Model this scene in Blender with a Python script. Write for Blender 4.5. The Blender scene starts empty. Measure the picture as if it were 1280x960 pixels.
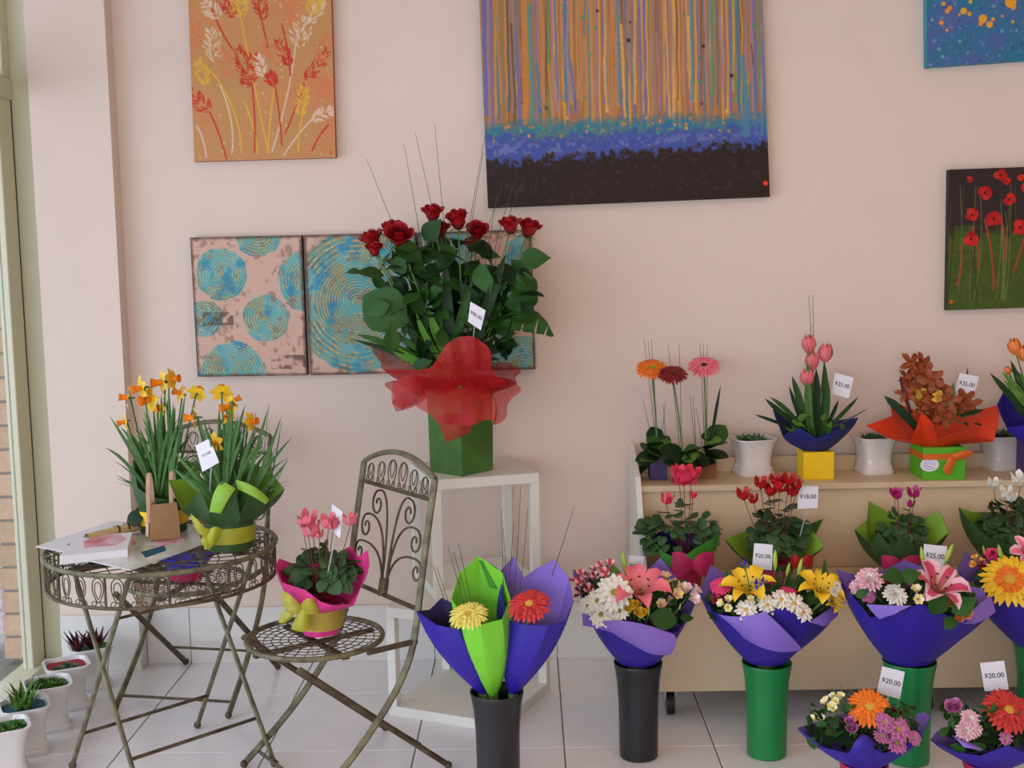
import bpy, math, random
import numpy as np
from mathutils import Vector, Matrix, Quaternion
random.seed(7); rng = np.random.default_rng(7)
SC = bpy.context.scene
COL = SC.collection
# ------------------------------------------------------------------ camera
FPX = 1520.0; EYE = np.array([0.0, 0.0, 1.6])
_p, _y, _r = math.radians(6.2), math.radians(0.8), math.radians(1.1)
FWD = np.array([-math.sin(_y)*math.cos(_p), math.cos(_y)*math.cos(_p), -math.sin(_p)])
_rt = np.array([math.cos(_y), math.sin(_y), 0.0]); _up = np.cross(_rt, FWD)
RT = _rt*math.cos(_r) - _up*math.sin(_r); UP = _up*math.cos(_r) + _rt*math.sin(_r)
cd = bpy.data.cameras.new('camera'); cam = bpy.data.objects.new('camera', cd); COL.objects.link(cam)
m = Matrix.Identity(4)
for i in range(3):
    m[i][0] = RT[i]; m[i][1] = UP[i]; m[i][2] = -FWD[i]; m[i][3] = EYE[i]
cam.matrix_world = m
cd.sensor_width = 36; cd.lens = FPX/1280*36; cd.clip_start = 0.05; cd.clip_end = 200
SC.camera = cam
# ------------------------------------------------------------------ world, light, exposure
def lin(c):
    return tuple(((x/255)/12.92 if x/255 <= .04045 else ((x/255+.055)/1.055)**2.4) for x in c)
w = bpy.data.worlds.new('world'); SC.world = w; w.use_nodes = True
bg = w.node_tree.nodes['Background']; bg.inputs[0].default_value = (*lin((215, 222, 238)), 1); bg.inputs[1].default_value = 2.2
def area(name, loc, target, sx, sy, power, col):
    l = bpy.data.lights.new(name, 'AREA'); l.shape = 'RECTANGLE'; l.size = sx; l.size_y = sy
    l.energy = power; l.color = lin(col)
    o = bpy.data.objects.new(name, l); COL.objects.link(o); o.location = loc
    o.rotation_euler = (Vector(target)-Vector(loc)).to_track_quat('-Z', 'Y').to_euler()
    return o
area('street_daylight', (-3.1, 0.6, 1.3), (0.3, 2.2, 0.9), 5.2, 1.9, 140, (212, 224, 255))
area('front_fill_light', (-0.8, -3.4, 1.7), (-0.4, 3.0, 1.2), 2.4, 1.7, 75, (240, 232, 232))  # added soft fill from behind the camera, no window seen there
area('ceiling_lamp_warm', (0.9, 1.9, 3.1), (0.9, 2.4, 0.0), 1.6, 1.2, 20, (255, 190, 122))
SC.view_settings.view_transform = 'Standard'; SC.view_settings.look = 'None'
SC.view_settings.gamma = 1.0; SC.view_settings.use_curve_mapping = False
SC.view_settings.exposure = 0.06
# ------------------------------------------------------------------ pixel rays -> points in the room
def ray(px, py): return FWD + RT*(px-640)/FPX - UP*(py-480)/FPX
def UY(px, py, Y):
    v = ray(px, py); return Vector(EYE + v*(Y/v[1]))
def UZ(px, py, z):
    v = ray(px, py); return Vector(EYE + v*((z-EYE[2])/v[2]))
# ------------------------------------------------------------------ materials
def mat(name, col, rough=.6, var=.12, scale=30, metal=0, trans=0, bump=0, col2=None, objvar=0, spec=.5, sheen=0):
    M = bpy.data.materials.new(name); M.use_nodes = True; N = M.node_tree.nodes; L = M.node_tree.links
    b = N['Principled BSDF']; b.inputs['Roughness'].default_value = rough; b.inputs['Metallic'].default_value = metal
    b.inputs['Specular IOR Level'].default_value = spec
    c = lin(col); c2 = lin(col2) if col2 else tuple(x*(1-var) for x in c)
    tc = N.new('ShaderNodeTexCoord'); nz = N.new('ShaderNodeTexNoise'); nz.inputs['Scale'].default_value = scale
    nz.inputs['Detail'].default_value = 4
    L.new(tc.outputs['Object'], nz.inputs['Vector'])
    rp = N.new('ShaderNodeValToRGB'); rp.color_ramp.elements[0].position = .35; rp.color_ramp.elements[1].position = .65
    rp.color_ramp.elements[0].color = (*c2, 1); rp.color_ramp.elements[1].color = (*c, 1)
    L.new(nz.outputs['Fac'], rp.inputs['Fac']); out = rp.outputs['Color']
    if objvar:
        oi = N.new('ShaderNodeObjectInfo'); mr = N.new('ShaderNodeMapRange'); mr.inputs['To Min'].default_value = 1-objvar; mr.inputs['To Max'].default_value = 1+objvar
        L.new(oi.outputs['Random'], mr.inputs['Value']); mx = N.new('ShaderNodeVectorMath'); mx.operation = 'SCALE'
        L.new(out, mx.inputs[0]); L.new(mr.outputs[0], mx.inputs['Scale']); out = mx.outputs[0]
    L.new(out, b.inputs['Base Color'])
    if bump:
        bp = N.new('ShaderNodeBump'); bp.inputs['Strength'].default_value = bump; bp.inputs['Distance'].default_value = .002
        L.new(nz.outputs['Fac'], bp.inputs['Height']); L.new(bp.outputs['Normal'], b.inputs['Normal'])
    if trans:   # sheer cloth / net
        tr = N.new('ShaderNodeBsdfTransparent'); ms = N.new('ShaderNodeMixShader'); ms.inputs[0].default_value = trans
        L.new(b.outputs[0], ms.inputs[1]); L.new(tr.outputs[0], ms.inputs[2]); L.new(ms.outputs[0], N['Material Output'].inputs[0])
    return M
def leafmat(name, col, objvar=.3, rough=.45):
    M = mat(name, col, max(rough, .5), .25, 60, objvar=objvar, spec=.22); return M
WHITE = (232, 230, 226)
M = dict(
    wall=mat('wall_paint', (226, 207, 192), .75, .02, 6, bump=.03),
    ceil=mat('ceiling_paint', (225, 215, 205), .8, .03, 5),
    tile=mat('floor_tile', (236, 234, 234), .22, .04, 5, objvar=.012),
    grout=mat('grout', (120, 112, 106), .9, .1, 60),
    skirt=mat('skirting_tile', (222, 219, 212), .35, .03, 5, objvar=.015),
    frame=mat('frame_alu', (214, 211, 180), .4, .03, 10),
    seal=mat('rubber_seal', (40, 48, 58), .6),
    brick=mat('outdoor_brick', (212, 172, 140), .9, .15, 40, bump=.4, objvar=.1),
    mortar=mat('brick_mortar', (140, 136, 130), .95, .1, 80),
    paver=mat('street_paver', (208, 194, 202), .9, .15, 30, objvar=.14),
    soffit=mat('awning_paint', (60, 62, 60), .8),
    shelf=mat('shelf_board', (216, 194, 158), .5, .03, 8),
    stand=mat('stand_white', (228, 226, 216), .45, .03, 8),
    iron=mat('patina_iron', (104, 94, 70), .55, .5, 22, metal=.35, col2=(74, 56, 40), bump=.3),
    ironlight=mat('verdigris_iron', (128, 124, 94), .55, .5, 26, metal=.3, col2=(92, 84, 66), bump=.3),
    black=mat('black_plastic', (34, 33, 36), .32, .1, 20),
    gbucket=mat('green_plastic', (14, 128, 62), .35, .08, 12),
    violet=mat('violet_paper', (44, 22, 150), .55, .08, 20),
    lilac=mat('lilac_paper', (132, 104, 196), .6, .05, 20),
    dviolet=mat('deep_violet_paper', (48, 26, 92), .6, .08, 20),
    lime=mat('lime_paper', (124, 208, 48), .55, .06, 15),
    dgreenp=mat('dark_green_paper', (46, 78, 30), .6, .1, 20),
    limep=mat('moss_lime_paper', (132, 176, 48), .6, .12, 20),
    grassp=mat('grass_green_paper', (64, 150, 44), .6, .1, 20),
    bluep=mat('blue_paper', (30, 34, 110), .6, .1, 20),
    orangep=mat('orange_red_paper', (226, 62, 18), .5, .12, 25),
    pinkp=mat('hot_pink_paper', (234, 60, 142), .5, .14, 30),
    magp=mat('magenta_fabric', (190, 24, 88), .6, .2, 30),
    redfab=mat('red_fabric', (190, 18, 20), .6, .2, 30),
    rednet=mat('red_sheer_net', (206, 16, 30), .55, .2, 40, trans=.56),
    yelnet=mat('yellow_green_organza', (196, 196, 52), .5, .15, 40, trans=.38),
    oranet=mat('orange_organza', (232, 110, 20), .5, .1, 40, trans=.15),
    vase=mat('green_glazed_ceramic', (72, 118, 48), .2, .25, 14),
    ceramic=mat('white_glazed_ceramic', (226, 222, 218), .15, .03, 12),
    yelpot=mat('yellow_box', (244, 204, 4), .45, .04),
    greenpot=mat('bright_green_box', (86, 178, 24), .45, .05),
    purplepot=mat('purple_box', (58, 36, 96), .45, .06),
    brownpot=mat('brown_box', (146, 92, 40), .55, .1),
    pinkpot=mat('pink_red_box', (214, 36, 76), .5, .15),
    soil=mat('soil', (52, 38, 28), .95, .4, 90),
    gravg=mat('green_gravel', (36, 122, 40), .8, .5, 160), gravr=mat('red_gravel', (170, 18, 44), .8, .4, 160), gravb=mat('teal_gravel', (14, 88, 112), .8, .4, 160),
    leaf=leafmat('rose_leaf', (44, 84, 28)), leafl=leafmat('light_leaf', (86, 124, 48)), leafd=leafmat('dark_leaf', (26, 54, 22)),
    cyc=mat('cyclamen_leaf', (28, 66, 28), .55, .4, 38, col2=(70, 104, 62), objvar=.25),
    blade=leafmat('daffodil_leaf', (78, 120, 60), .3), bladeb=leafmat('strap_leaf', (74, 124, 30), .15),
    stem=mat('green_stem', (98, 128, 62), .5), stemr=mat('cyclamen_stem', (110, 46, 40), .5), grass=mat('steel_grass', (50, 62, 40), .5),
    succ=leafmat('succulent_leaf', (96, 124, 84)), succp=leafmat('purple_succulent', (88, 34, 46)),
    card=mat('price_card', (232, 232, 238), .5, .01), ink=mat('card_ink', (50, 42, 60), .8), plast=mat('clear_stick', (200, 205, 205), .3, .02, trans=.35),
    rose=mat('rose_petal', (176, 12, 26), .5, .3, 50), rosed=mat('rose_petal_dark', (120, 6, 18), .55, .3, 50),
    yel=mat('yellow_petal', (248, 202, 36), .5, .08, 30), yelp=mat('pale_yellow_petal', (240, 224, 110), .5, .08, 30),
    ora=mat('orange_petal', (244, 124, 22), .5, .12, 30), redg=mat('coral_red_petal', (206, 52, 48), .5, .15, 30),
    dred=mat('dark_red_petal', (132, 16, 24), .5, .2, 30), pink=mat('pink_petal', (242, 120, 138), .5, .1, 25),
    hpink=mat('hot_pink_petal', (236, 62, 120), .5, .12, 30), whitep=mat('white_petal', (240, 236, 222), .5, .06, 30),
    palep=mat('pale_pink_petal', (240, 190, 200), .5, .12, 30), mauve=mat('mauve_petal', (196, 112, 164), .5, .15, 30),
    cycred=mat('cyclamen_red_petal', (196, 14, 22), .5, .2, 30), cycpink=mat('cyclamen_coral_petal', (240, 56, 92), .5, .2, 30),
    cycmag=mat('cyclamen_magenta_petal', (190, 24, 116), .5, .2, 30), lilyp=mat('pink_lily_petal', (236, 116, 128), .5, .12, 25),
    star=mat('stargazer_centre', (212, 70, 110), .5, .2, 25), blueiris=mat('iris_petal', (58, 52, 170), .5, .15, 30),
    peach=mat('peach_petal', (244, 166, 104), .5, .1, 30), orch=mat('rust_orchid_petal', (168, 78, 26), .6, .55, 30),
    tulp=mat('pink_tulip_petal', (206, 66, 84), .5, .2, 34, col2=(230, 138, 138)), tulo=mat('orange_tulip_petal', (240, 134, 60), .5, .15, 20),
    cgreen=mat('flower_eye_green', (150, 158, 40), .8), cdark=mat('flower_eye_dark', (70, 40, 24), .8), cyel=mat('flower_eye_yellow', (214, 170, 60), .8),
    trump=mat('trumpet_orange', (246, 140, 14), .5, .1, 30), bud=mat('lily_bud', (164, 190, 70), .5, .1, 20),
    kraft=mat('kraft_paper', (176, 134, 92), .8, .08, 40), kraftl=mat('kraft_handle', (214, 180, 150), .8, .05, 40),
    paper=mat('white_paper', (232, 232, 236), .6, .02), pinkpaper=mat('pink_print', (206, 108, 124), .6, .3, 18, col2=(234, 200, 210)),
    gloss=mat('glossy_print', (196, 202, 190), .15, .2, 12, col2=(228, 230, 226)), tan=mat('tan_print', (214, 186, 140), .4, .1, 14),
    dkgreenprint=mat('dark_green_print', (64, 66, 36), .5), rubber=mat('caster_black', (24, 24, 26), .5), steel=mat('caster_steel', (170, 170, 170), .35, metal=.8),
)
# window glass: mostly clear, a little mirror
g = bpy.data.materials.new('window_glass'); g.use_nodes = True; N = g.node_tree.nodes; L = g.node_tree.links
gl = N.new('ShaderNodeBsdfGlossy'); gl.inputs['Roughness'].default_value = .02; tr = N.new('ShaderNodeBsdfTransparent'); tr.inputs[0].default_value = (.94, .96, .95, 1)
fr = N.new('ShaderNodeMapRange'); lw = N.new('ShaderNodeLayerWeight'); lw.inputs[0].default_value = .25; L.new(lw.outputs['Facing'], fr.inputs['Value']); fr.inputs['To Min'].default_value = .03; fr.inputs['To Max'].default_value = .35; ms = N.new('ShaderNodeMixShader')
L.new(fr.outputs[0], ms.inputs[0]); L.new(tr.outputs[0], ms.inputs[1]); L.new(gl.outputs[0], ms.inputs[2]); L.new(ms.outputs[0], N['Material Output'].inputs[0])
M['glass'] = g
# painted canvas: colour comes from the paint laid on the grid
g = bpy.data.materials.new('painted_canvas'); g.use_nodes = True; N = g.node_tree.nodes; L = g.node_tree.links
at_ = N.new('ShaderNodeAttribute'); at_.attribute_name = 'paint'; L.new(at_.outputs['Color'], N['Principled BSDF'].inputs['Base Color'])
N['Principled BSDF'].inputs['Roughness'].default_value = .55; N['Principled BSDF'].inputs['Specular IOR Level'].default_value = .25; M['canvas'] = g
# ------------------------------------------------------------------ mesh builder
class MB:
    def __init__(s): s.v = []; s.f = []; s.m = []
    def add(s, V, F, mi=0):
        n = len(s.v); s.v += [Vector(p) for p in V]; s.f += [tuple(i+n for i in f) for f in F]; s.m += [mi]*len(F)
    def box(s, lo, hi, mi=0, bev=0, X=None):
        x0, y0, z0 = lo; x1, y1, z1 = hi
        if bev:
            bm_pts = []; b = bev
            V = []; 
            for sx, X0 in ((1, x0), (-1, x1)):
                for sy, Y0 in ((1, y0), (-1, y1)):
                    for sz, Z0 in ((1, z0), (-1, z1)):
                        V += [(X0, Y0+sy*b, Z0+sz*b), (X0+sx*b, Y0, Z0+sz*b), (X0+sx*b, Y0+sy*b, Z0)]
            def k(i, j, l, a): return ((i*2+j)*2+l)*3+a
            F = []
            for i in (0, 1): F.append((k(i,0,0,0), k(i,1,0,0), k(i,1,1,0), k(i,0,1,0)))
            for j in (0, 1): F.append((k(0,j,0,1), k(1,j,0,1), k(1,j,1,1), k(0,j,1,1)))
            for l in (0, 1): F.append((k(0,0,l,2), k(1,0,l,2), k(1,1,l,2), k(0,1,l,2)))
            for i in (0, 1):
                for j in (0, 1): F.append((k(i,j,0,0), k(i,j,1,0), k(i,j,1,1), k(i,j,0,1)))
            for i in (0, 1):
                for l in (0, 1): F.append((k(i,0,l,0), k(i,1,l,0), k(i,1,l,2), k(i,0,l,2)))
            for j in (0, 1):
                for l in (0, 1): F.append((k(0,j,l,1), k(1,j,l,1), k(1,j,l,2), k(0,j,l,2)))
            for i in (0, 1):
                for j in (0, 1):
                    for l in (0, 1): F.append((k(i,j,l,0), k(i,j,l,1), k(i,j,l,2)))
        else:
            V = [(x, y, z) for x in (x0, x1) for y in (y0, y1) for z in (z0, z1)]
            F = [(0,1,3,2), (4,6,7,5), (0,4,5,1), (2,3,7,6), (0,2,6,4), (1,5,7,3)]
        if X: V = [X @ Vector(p) for p in V]
        s.add(V, F, mi)
    def prism(s, bot, top, mi=0, capb=True, capt=True):
        n = len(bot); F = [(i, (i+1) % n, n+(i+1) % n, n+i) for i in range(n)]
        if capb: F.append(tuple(range(n))[::-1])
        if capt: F.append(tuple(range(n, 2*n)))
        s.add(list(bot)+list(top), F, mi)
    def tube(s, pts, r, n=6, mi=0, closed=False, flat=1.0):
        pts = [Vector(p) for p in pts]; k = len(pts)
        rs = r if isinstance(r, (list, tuple)) else [r]*k
        prev = None; V = []
        for i in range(k):
            a = pts[i-1] if (i > 0 or closed) else pts[i]; b = pts[(i+1) % k] if (i < k-1 or closed) else pts[i]
            t = (b-a); t = t.normalized() if t.length > 1e-9 else Vector((0, 0, 1))
            if prev is None:
                prev = t.orthogonal().normalized()
            u = prev - t*prev.dot(t); u = u.normalized() if u.length > 1e-6 else t.orthogonal().normalized(); prev = u
            v = t.cross(u)
            V += [pts[i] + (u*math.cos(2*math.pi*j/n) + v*math.sin(2*math.pi*j/n)*flat)*rs[i] for j in range(n)]
        F = []
        for i in range(k if closed else k-1):
            i2 = (i+1) % k
            F += [(i*n+j, i*n+(j+1) % n, i2*n+(j+1) % n, i2*n+j) for j in range(n)]
        if not closed: F += [tuple(range(n))[::-1], tuple(range((k-1)*n, k*n))]
        s.add(V, F, mi)
    def lathe(s, prof, c=(0, 0, 0), n=28, mi=0, sq=None):
        c = Vector(c); V = []
        for r, z in prof: V += [c+Vector((r*math.cos(2*math.pi*j/n), r*math.sin(2*math.pi*j/n), z)) for j in range(n)]
        F = [(i*n+j, i*n+(j+1) % n, (i+1)*n+(j+1) % n, (i+1)*n+j) for i in range(len(prof)-1) for j in range(n)]
        s.add(V, F, mi)
    def grid(s, P, mi=0, closed=False):
        R, Cn = len(P), len(P[0]); V = [p for row in P for p in row]
        F = [(i*Cn+j, i*Cn+(j+1) % Cn, (i+1)*Cn+(j+1) % Cn, (i+1)*Cn+j) for i in range(R-1) for j in range(Cn if closed else Cn-1)]
        s.add(V, F, mi)
    def sheet(s, P, m0=0, m1=1, t=.0012, closed=False):
        """two-faced paper of thickness t: the side the normal points to gets m0, the other m1, rim closed"""
        R, Cn = len(P), len(P[0]); P = [[Vector(p) for p in row] for row in P]; Q = []
        for i in range(R):
            row = []
            for j in range(Cn):
                a = P[max(i-1, 0)][j]; b = P[min(i+1, R-1)][j]
                if closed: c = P[i][j-1]; d = P[i][(j+1) % Cn]
                else: c = P[i][max(j-1, 0)]; d = P[i][min(j+1, Cn-1)]
                nrm = (d-c).cross(b-a); nrm = nrm.normalized() if nrm.length > 1e-12 else Vector((0, 0, 1))
                row.append(P[i][j]-nrm*t)
            Q.append(row)
        s.grid(P, m0, closed); s.grid(Q, m1, closed)
        s.grid([P[-1], Q[-1]], m0, closed)
    def build(s, name, mats, parent=None, origin=None, smooth=True, label=None, stuff=False):
        me = bpy.data.meshes.new(name)
        if origin is None and parent is not None: origin = parent.get('_o')
        o3 = Vector(origin) if origin is not None else Vector((0, 0, 0))
        me.from_pydata([tuple(p-o3) for p in s.v], [], s.f)
        for x in (mats if isinstance(mats, (list, tuple)) else [mats]): me.materials.append(M[x] if isinstance(x, str) else x)
        me.polygons.foreach_set('material_index', s.m)
        if smooth:
            me.polygons.foreach_set('use_smooth', [True]*len(me.polygons))
            try: me.set_sharp_from_angle(angle=math.radians(40))
            except Exception: pass
        me.update()
        o = bpy.data.objects.new(name, me); COL.objects.link(o)
        if parent is not None:
            o.parent = parent; o['_o'] = list(o3)
        if label: o['label'] = label
        if stuff: o['kind'] = 'stuff'
        return o
def thing(name, label, cat, loc=(0, 0, 0), group=None, rz=0, local=False):
    o = bpy.data.objects.new(name, None); COL.objects.link(o); o.empty_display_size = .05
    o.location = loc; o.rotation_euler = (0, 0, rz); o['label'] = label; o['category'] = cat
    o['_o'] = [0, 0, 0] if local else list(loc)
    if group: o['group'] = group
    return o
def struct(o): o['kind'] = 'structure'; return o
def dup(o, parent=None):
    c = o.copy(); COL.objects.link(c)
    if parent: c.parent = parent
    for ch in list(o.children): dup(ch, c)
    return c
def put(me, name, root, pos, axis=(0, 0, 1), scale=1.0, spin=0.0, side=None, label=None):
    """place a shared mesh (built along +Z) as a part of root; pos in room coordinates"""
    o = bpy.data.objects.new(name, me); COL.objects.link(o); o.parent = root
    q = Vector(axis).normalized().to_track_quat('Z', 'Y') @ Quaternion((0, 0, 1), spin)
    base = Vector(root['_o']); sc = scale if isinstance(scale, (tuple, list)) else (scale,)*3
    loc = Vector(pos)-base
    if 'rel' in root: loc = Vector(pos)-Vector(root['rel'])
    o.matrix_basis = Matrix.Translation(loc) @ q.to_matrix().to_4x4() @ Matrix.Diagonal((*sc, 1))
    if label: o['label'] = label
    return o
def bez(a, b, c, n=8):
    a, b, c = Vector(a), Vector(b), Vector(c)
    return [a*(1-t)**2 + b*2*t*(1-t) + c*t*t for t in [i/n for i in range(n+1)]]
def mesh_of(mb, name, mats):
    me = bpy.data.meshes.new(name); me.from_pydata([tuple(p) for p in mb.v], [], mb.f)
    for x in mats: me.materials.append(M[x])
    me.polygons.foreach_set('material_index', mb.m); me.polygons.foreach_set('use_smooth', [True]*len(me.polygons)); me.update()
    return me
# ------------------------------------------------------------------ flower heads, unit size, facing +Z
def petal(mb, az, prof, wid, mi=0, cup=0., twist=0., nu=2, mi2=None, split=.6):
    """prof: list of (r,z) along the petal; wid: widths"""
    ca, sa = math.cos(az), math.sin(az); P = []
    for (r, z), wd in zip(prof, wid):
        row = []
        for j in range(nu+1):
            u = (j/nu-.5)*2; y = u*wd; zz = z + cup*abs(u)**2*wd + twist*u*wd
            row.append(Vector((r*ca-y*sa, r*sa+y*ca, zz)))
        P.append(row)
    if mi2 is None: mb.grid(P, mi)
    else:
        k = max(1, int(len(P)*split)); mb.grid(P[:k+1], mi); mb.grid(P[k:], mi2)
CACHE = {}
def cached(fn):
    def g(*a):
        k = (fn.__name__,)+a
        if k not in CACHE: CACHE[k] = fn(*a)
        return CACHE[k]
    return g
@cached
def gerbera(c_out, c_in, eye):
    mb = MB(); R = random.Random(1)
    for n, ln, z, in ((26, 1.0, 0), (22, .86, .05), (18, .6, .1), (16, .42, .13)):
        for i in range(n):
            l = ln*R.uniform(.92, 1.03); dz = R.uniform(-.03, .03)
            petal(mb, 2*math.pi*(i+R.random()*.4)/n, [(.12, z), (l*.5, z+.08+dz), (l*.85, z+.06+dz), (l, z-.01+dz)], [.03, .085*ln**.3, .085*ln**.3, .02], 0 if ln < .8 else 1, cup=.4, mi2=1 if ln >= .6 else None, split=.7)
    mb.lathe([(.3, .08), (.27, .17), (.16, .2), (0.001, .19)], n=16, mi=2)
    mb.lathe([(.02, -.2), (.16, -.1), (.2, .02)], n=10, mi=3)
    return mesh_of(mb, 'gerbera', [c_in, c_out, eye, 'stem'])
@cached
def daisy(c, eye, n):
    mb = MB(); R = random.Random(2)
    for ln, z, nn in ((1, 0, n), (.85, .09, n-3), (.6, .17, max(6, n-7))):
        for i in range(nn):
            l = ln*R.uniform(.88, 1.05)
            petal(mb, 2*math.pi*(i+R.random()*.5)/nn, [(.1, z), (l*.45, z+.12), (l*.8, z+.14), (l, z+.1)], [.05, .13, .14, .05], 0, cup=.5)
    mb.lathe([(.22, .12), (.2, .24), (.1, .28), (0.001, .28)], n=12, mi=1)
    return mesh_of(mb, 'daisy', [c, eye])
@cached
def mum(c, c2):
    mb = MB(); R = random.Random(3)
    for k in range(6):
        th = .25+k*.24; nn = [18, 17, 15, 12, 9, 5][k]; 
        for i in range(nn):
            a = 2*math.pi*(i+R.random())/nn; l = R.uniform(.8, 1.0)*(1-.06*k)
            h = math.sin(.15+k*.27); r = math.cos(.15+k*.27)
            petal(mb, a, [(.1, .1*k), (l*r*.6, l*h*.62+.03), (l*r, l*h*.8)], [.06, .13, .07], 0 if k < 4 else 1, cup=.8)
    return mesh_of(mb, 'chrysanthemum', [c, c2])
@cached
def lily(c, cc, narrow):
    mb = MB(); R = random.Random(4); wn = .8 if narrow else 1.05
    for ring in (0, 1):
        for i in range(3):
            az = 2*math.pi*(i+ring*.5)/3+.2; w2 = (1.0 if ring else .72)*wn
            prof = [(.06, -.35), (.16, -.05), (.34, .22), (.6, .38), (.84, .38), (1.0, .26)]
            wd = [.05*w2, .16*w2, .27*w2, .3*w2, .19*w2, .015]
            mb2 = MB(); petal(mb2, az, prof, wd, 0, cup=.45, nu=4)
            # centre stripe in the throat colour
            for f, mi in zip(mb2.f, mb2.m): pass
            n0 = len(mb.v); mb.v += mb2.v; mb.f += [tuple(i2+n0 for i2 in f) for f in mb2.f]
            mb.m += [1 if (q % 4 in (1, 2) and q//4 < 4) else 0 for q in range(len(mb2.f))]
    for i in range(6):
        a = i*math.pi/3; e = Vector((.3*math.cos(a), .3*math.sin(a), .42)); mb.tube([(0, 0, -.2), e*.6, e], .014, 4, 2)
        mb.tube([e-Vector((.04*math.sin(a), -.04*math.cos(a), 0)), e+Vector((.04*math.sin(a), -.04*math.cos(a), 0))], .026, 4, 3)
    mb.lathe([(.01, -.6), (.07, -.4), (.06, -.3)], n=8, mi=2)
    return mesh_of(mb, 'lily', [c, cc, 'bud', 'cdark'])
@cached
def alstro(c, c2):
    mb = MB(); R = random.Random(5)
    for hx in range(3):      # a small head of three funnel flowers
        a0 = hx*2.1; off = Vector((.42*math.cos(a0), .42*math.sin(a0), 0)); n0 = len(mb.v)
        for i in range(6):
            az = i*math.pi/3+hx; inner = i % 2
            petal(mb, az, [(.05, -.35), (.14, 0), (.3, .28), (.46, .42)], [.05, .16 if not inner else .13, .22 if not inner else .17, .1], inner, cup=.6)
        for q in range(n0, len(mb.v)):
            mb.v[q] = Matrix.Rotation(.45, 3, Vector((-math.sin(a0), math.cos(a0), 0))) @ mb.v[q] + off
    return mesh_of(mb, 'alstroemeria', [c, c2])
@cached
def rose(c, cd_):
    mb = MB(); R = random.Random(6)
    mb.lathe([(.02, -.55), (.2, -.5), (.42, -.2), (.4, .1)], n=12, mi=1)
    for ring, (n, rad, top, lip) in enumerate(((3, .16, .55, .02), (4, .3, .58, .05), (5, .44, .52, .12), (5, .52, .44, .26))):
        for i in range(n):
            az = 2*math.pi*(i+ring*.37)/n + R.uniform(-.15, .15); sp = 2*math.pi/n*.72; P = []
            tp = top+R.uniform(-.05, .05)
            for t in (0, .35, .7, .88, 1):
                row = []
                for j in range(6):
                    u = (j/5-.5)*2; a = az+u*sp*(.55+.45*math.sin(math.pi*min(t, .8)/.9))
                    rr = rad*(.35+.65*math.sin(t*math.pi*.55)) + (lip*(t-.7)/.3 if t > .7 else 0)*(1-abs(u)**2*.3)
                    z = -.5+(tp+.5)*t - abs(u)**2.5*.16*t - (lip*.25 if t == 1 else 0)
                    row.append(Vector((rr*math.cos(a), rr*math.sin(a), z)))
                P.append(row)
            mb.grid(P, 0 if ring > 1 else 1 if ring == 0 else 0)
    for i in range(5): petal(mb, i*1.257, [(.1, -.52), (.4, -.45), (.7, -.62)], [.1, .09, .01], 2)
    return mesh_of(mb, 'rose', [c, cd_, 'stem'])
@cached
def tulip(c):
    mb = MB()
    for ring in (0, 1):
        for i in range(3):
            az = 2*math.pi*(i+.5*ring)/3; P = []; R0 = .5-.05*ring
            for t in (0, .2, .45, .7, .9, 1):
                rr = R0*math.sin(math.pi*(.12+.72*t)) ; row = []
                for j in range(5):
                    u = (j/4-.5)*2; a = az+u*1.0*math.sin(math.pi*(.25+.7*t))**.8
                    row.append(Vector((rr*math.cos(a), rr*math.sin(a), -.6+1.25*t-.12*abs(u)*t)))
                P.append(row)
            mb.grid(P, 0)
    mb.lathe([(.01, -.64), (.14, -.6), (.22, -.5)], n=8, mi=1)
    return mesh_of(mb, 'tulip', [c, 'stem'])
@cached
def daffodil(c, ct, n):
    mb = MB()
    for i in range(6):
        petal(mb, i*math.pi/3, [(.12, .0), (.45, .02), (.75, .0), (1, -.08)], [.1, .33, .28, .02], 0, cup=.15, nu=2)
    L_ = .75
    mb.lathe([(.14, -.02), (.2, .1), (.23, .4), (.27, L_*.85), (.36, L_), (.33, L_-.02), (.2, .3), (.05, .05)], n=14, mi=1)
    mb.lathe([(.02, -.6), (.07, -.5), (.09, -.3), (.14, 0)], n=8, mi=2)
    return mesh_of(mb, 'daffodil', [c, ct, 'stem'])
@cached
def cyclamen(c):
    mb = MB()
    for i in range(5):
        az = 2*math.pi*i/5
        petal(mb, az, [(.1, 0), (.42, .0), (.62, .35), (.66, .75), (.9, 1.05)], [.1, .22, .36, .34, .06], 0, cup=.15, twist=.35, nu=3)
    mb.lathe([(.06, -.3), (.16, -.15), (.15, .05)], n=8, mi=0)
    return mesh_of(mb, 'cyclamen', [c])
@cached
def orchid(c, lip):
    mb = MB()
    for i in range(5):
        petal(mb, i*1.257+math.pi/2, [(.05, 0), (.4, .12), (.75, .14), (1, .02)], [.08, .24, .24, .03], 0, cup=.3, nu=2)
    for i in (-1, 0, 1): petal(mb, -math.pi/2+i*.6, [(.03, .1), (.2, .3), (.42, .3), (.5, .16)], [.07, .15, .16, .05], 1, cup=.6)
    mb.lathe([(.1, .05), (.12, .28), (.02, .34)], n=8, mi=1)
    return mesh_of(mb, 'orchid', [c, lip])
@cached
def budm(c):
    mb = MB(); mb.lathe([(.02, -1), (.1, -.85), (.2, -.4), (.22, .1), (.14, .65), (.01, 1)], n=10); return mesh_of(mb, 'flower_bud', [c])
@cached
def irisf(c, c2):
    mb = MB()
    for i in range(3):
        petal(mb, i*2.09, [(.05, 0), (.4, .25), (.8, .1), (1, -.25)], [.05, .15, .24, .05], 0, cup=.2)
        petal(mb, i*2.09+1, [(.05, 0), (.15, .5), (.25, 1.0)], [.05, .15, .03], 0)
        petal(mb, i*2.09, [(.3, .26), (.6, .24)], [.04, .05], 1)
    return mesh_of(mb, 'iris', [c, c2])
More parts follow.
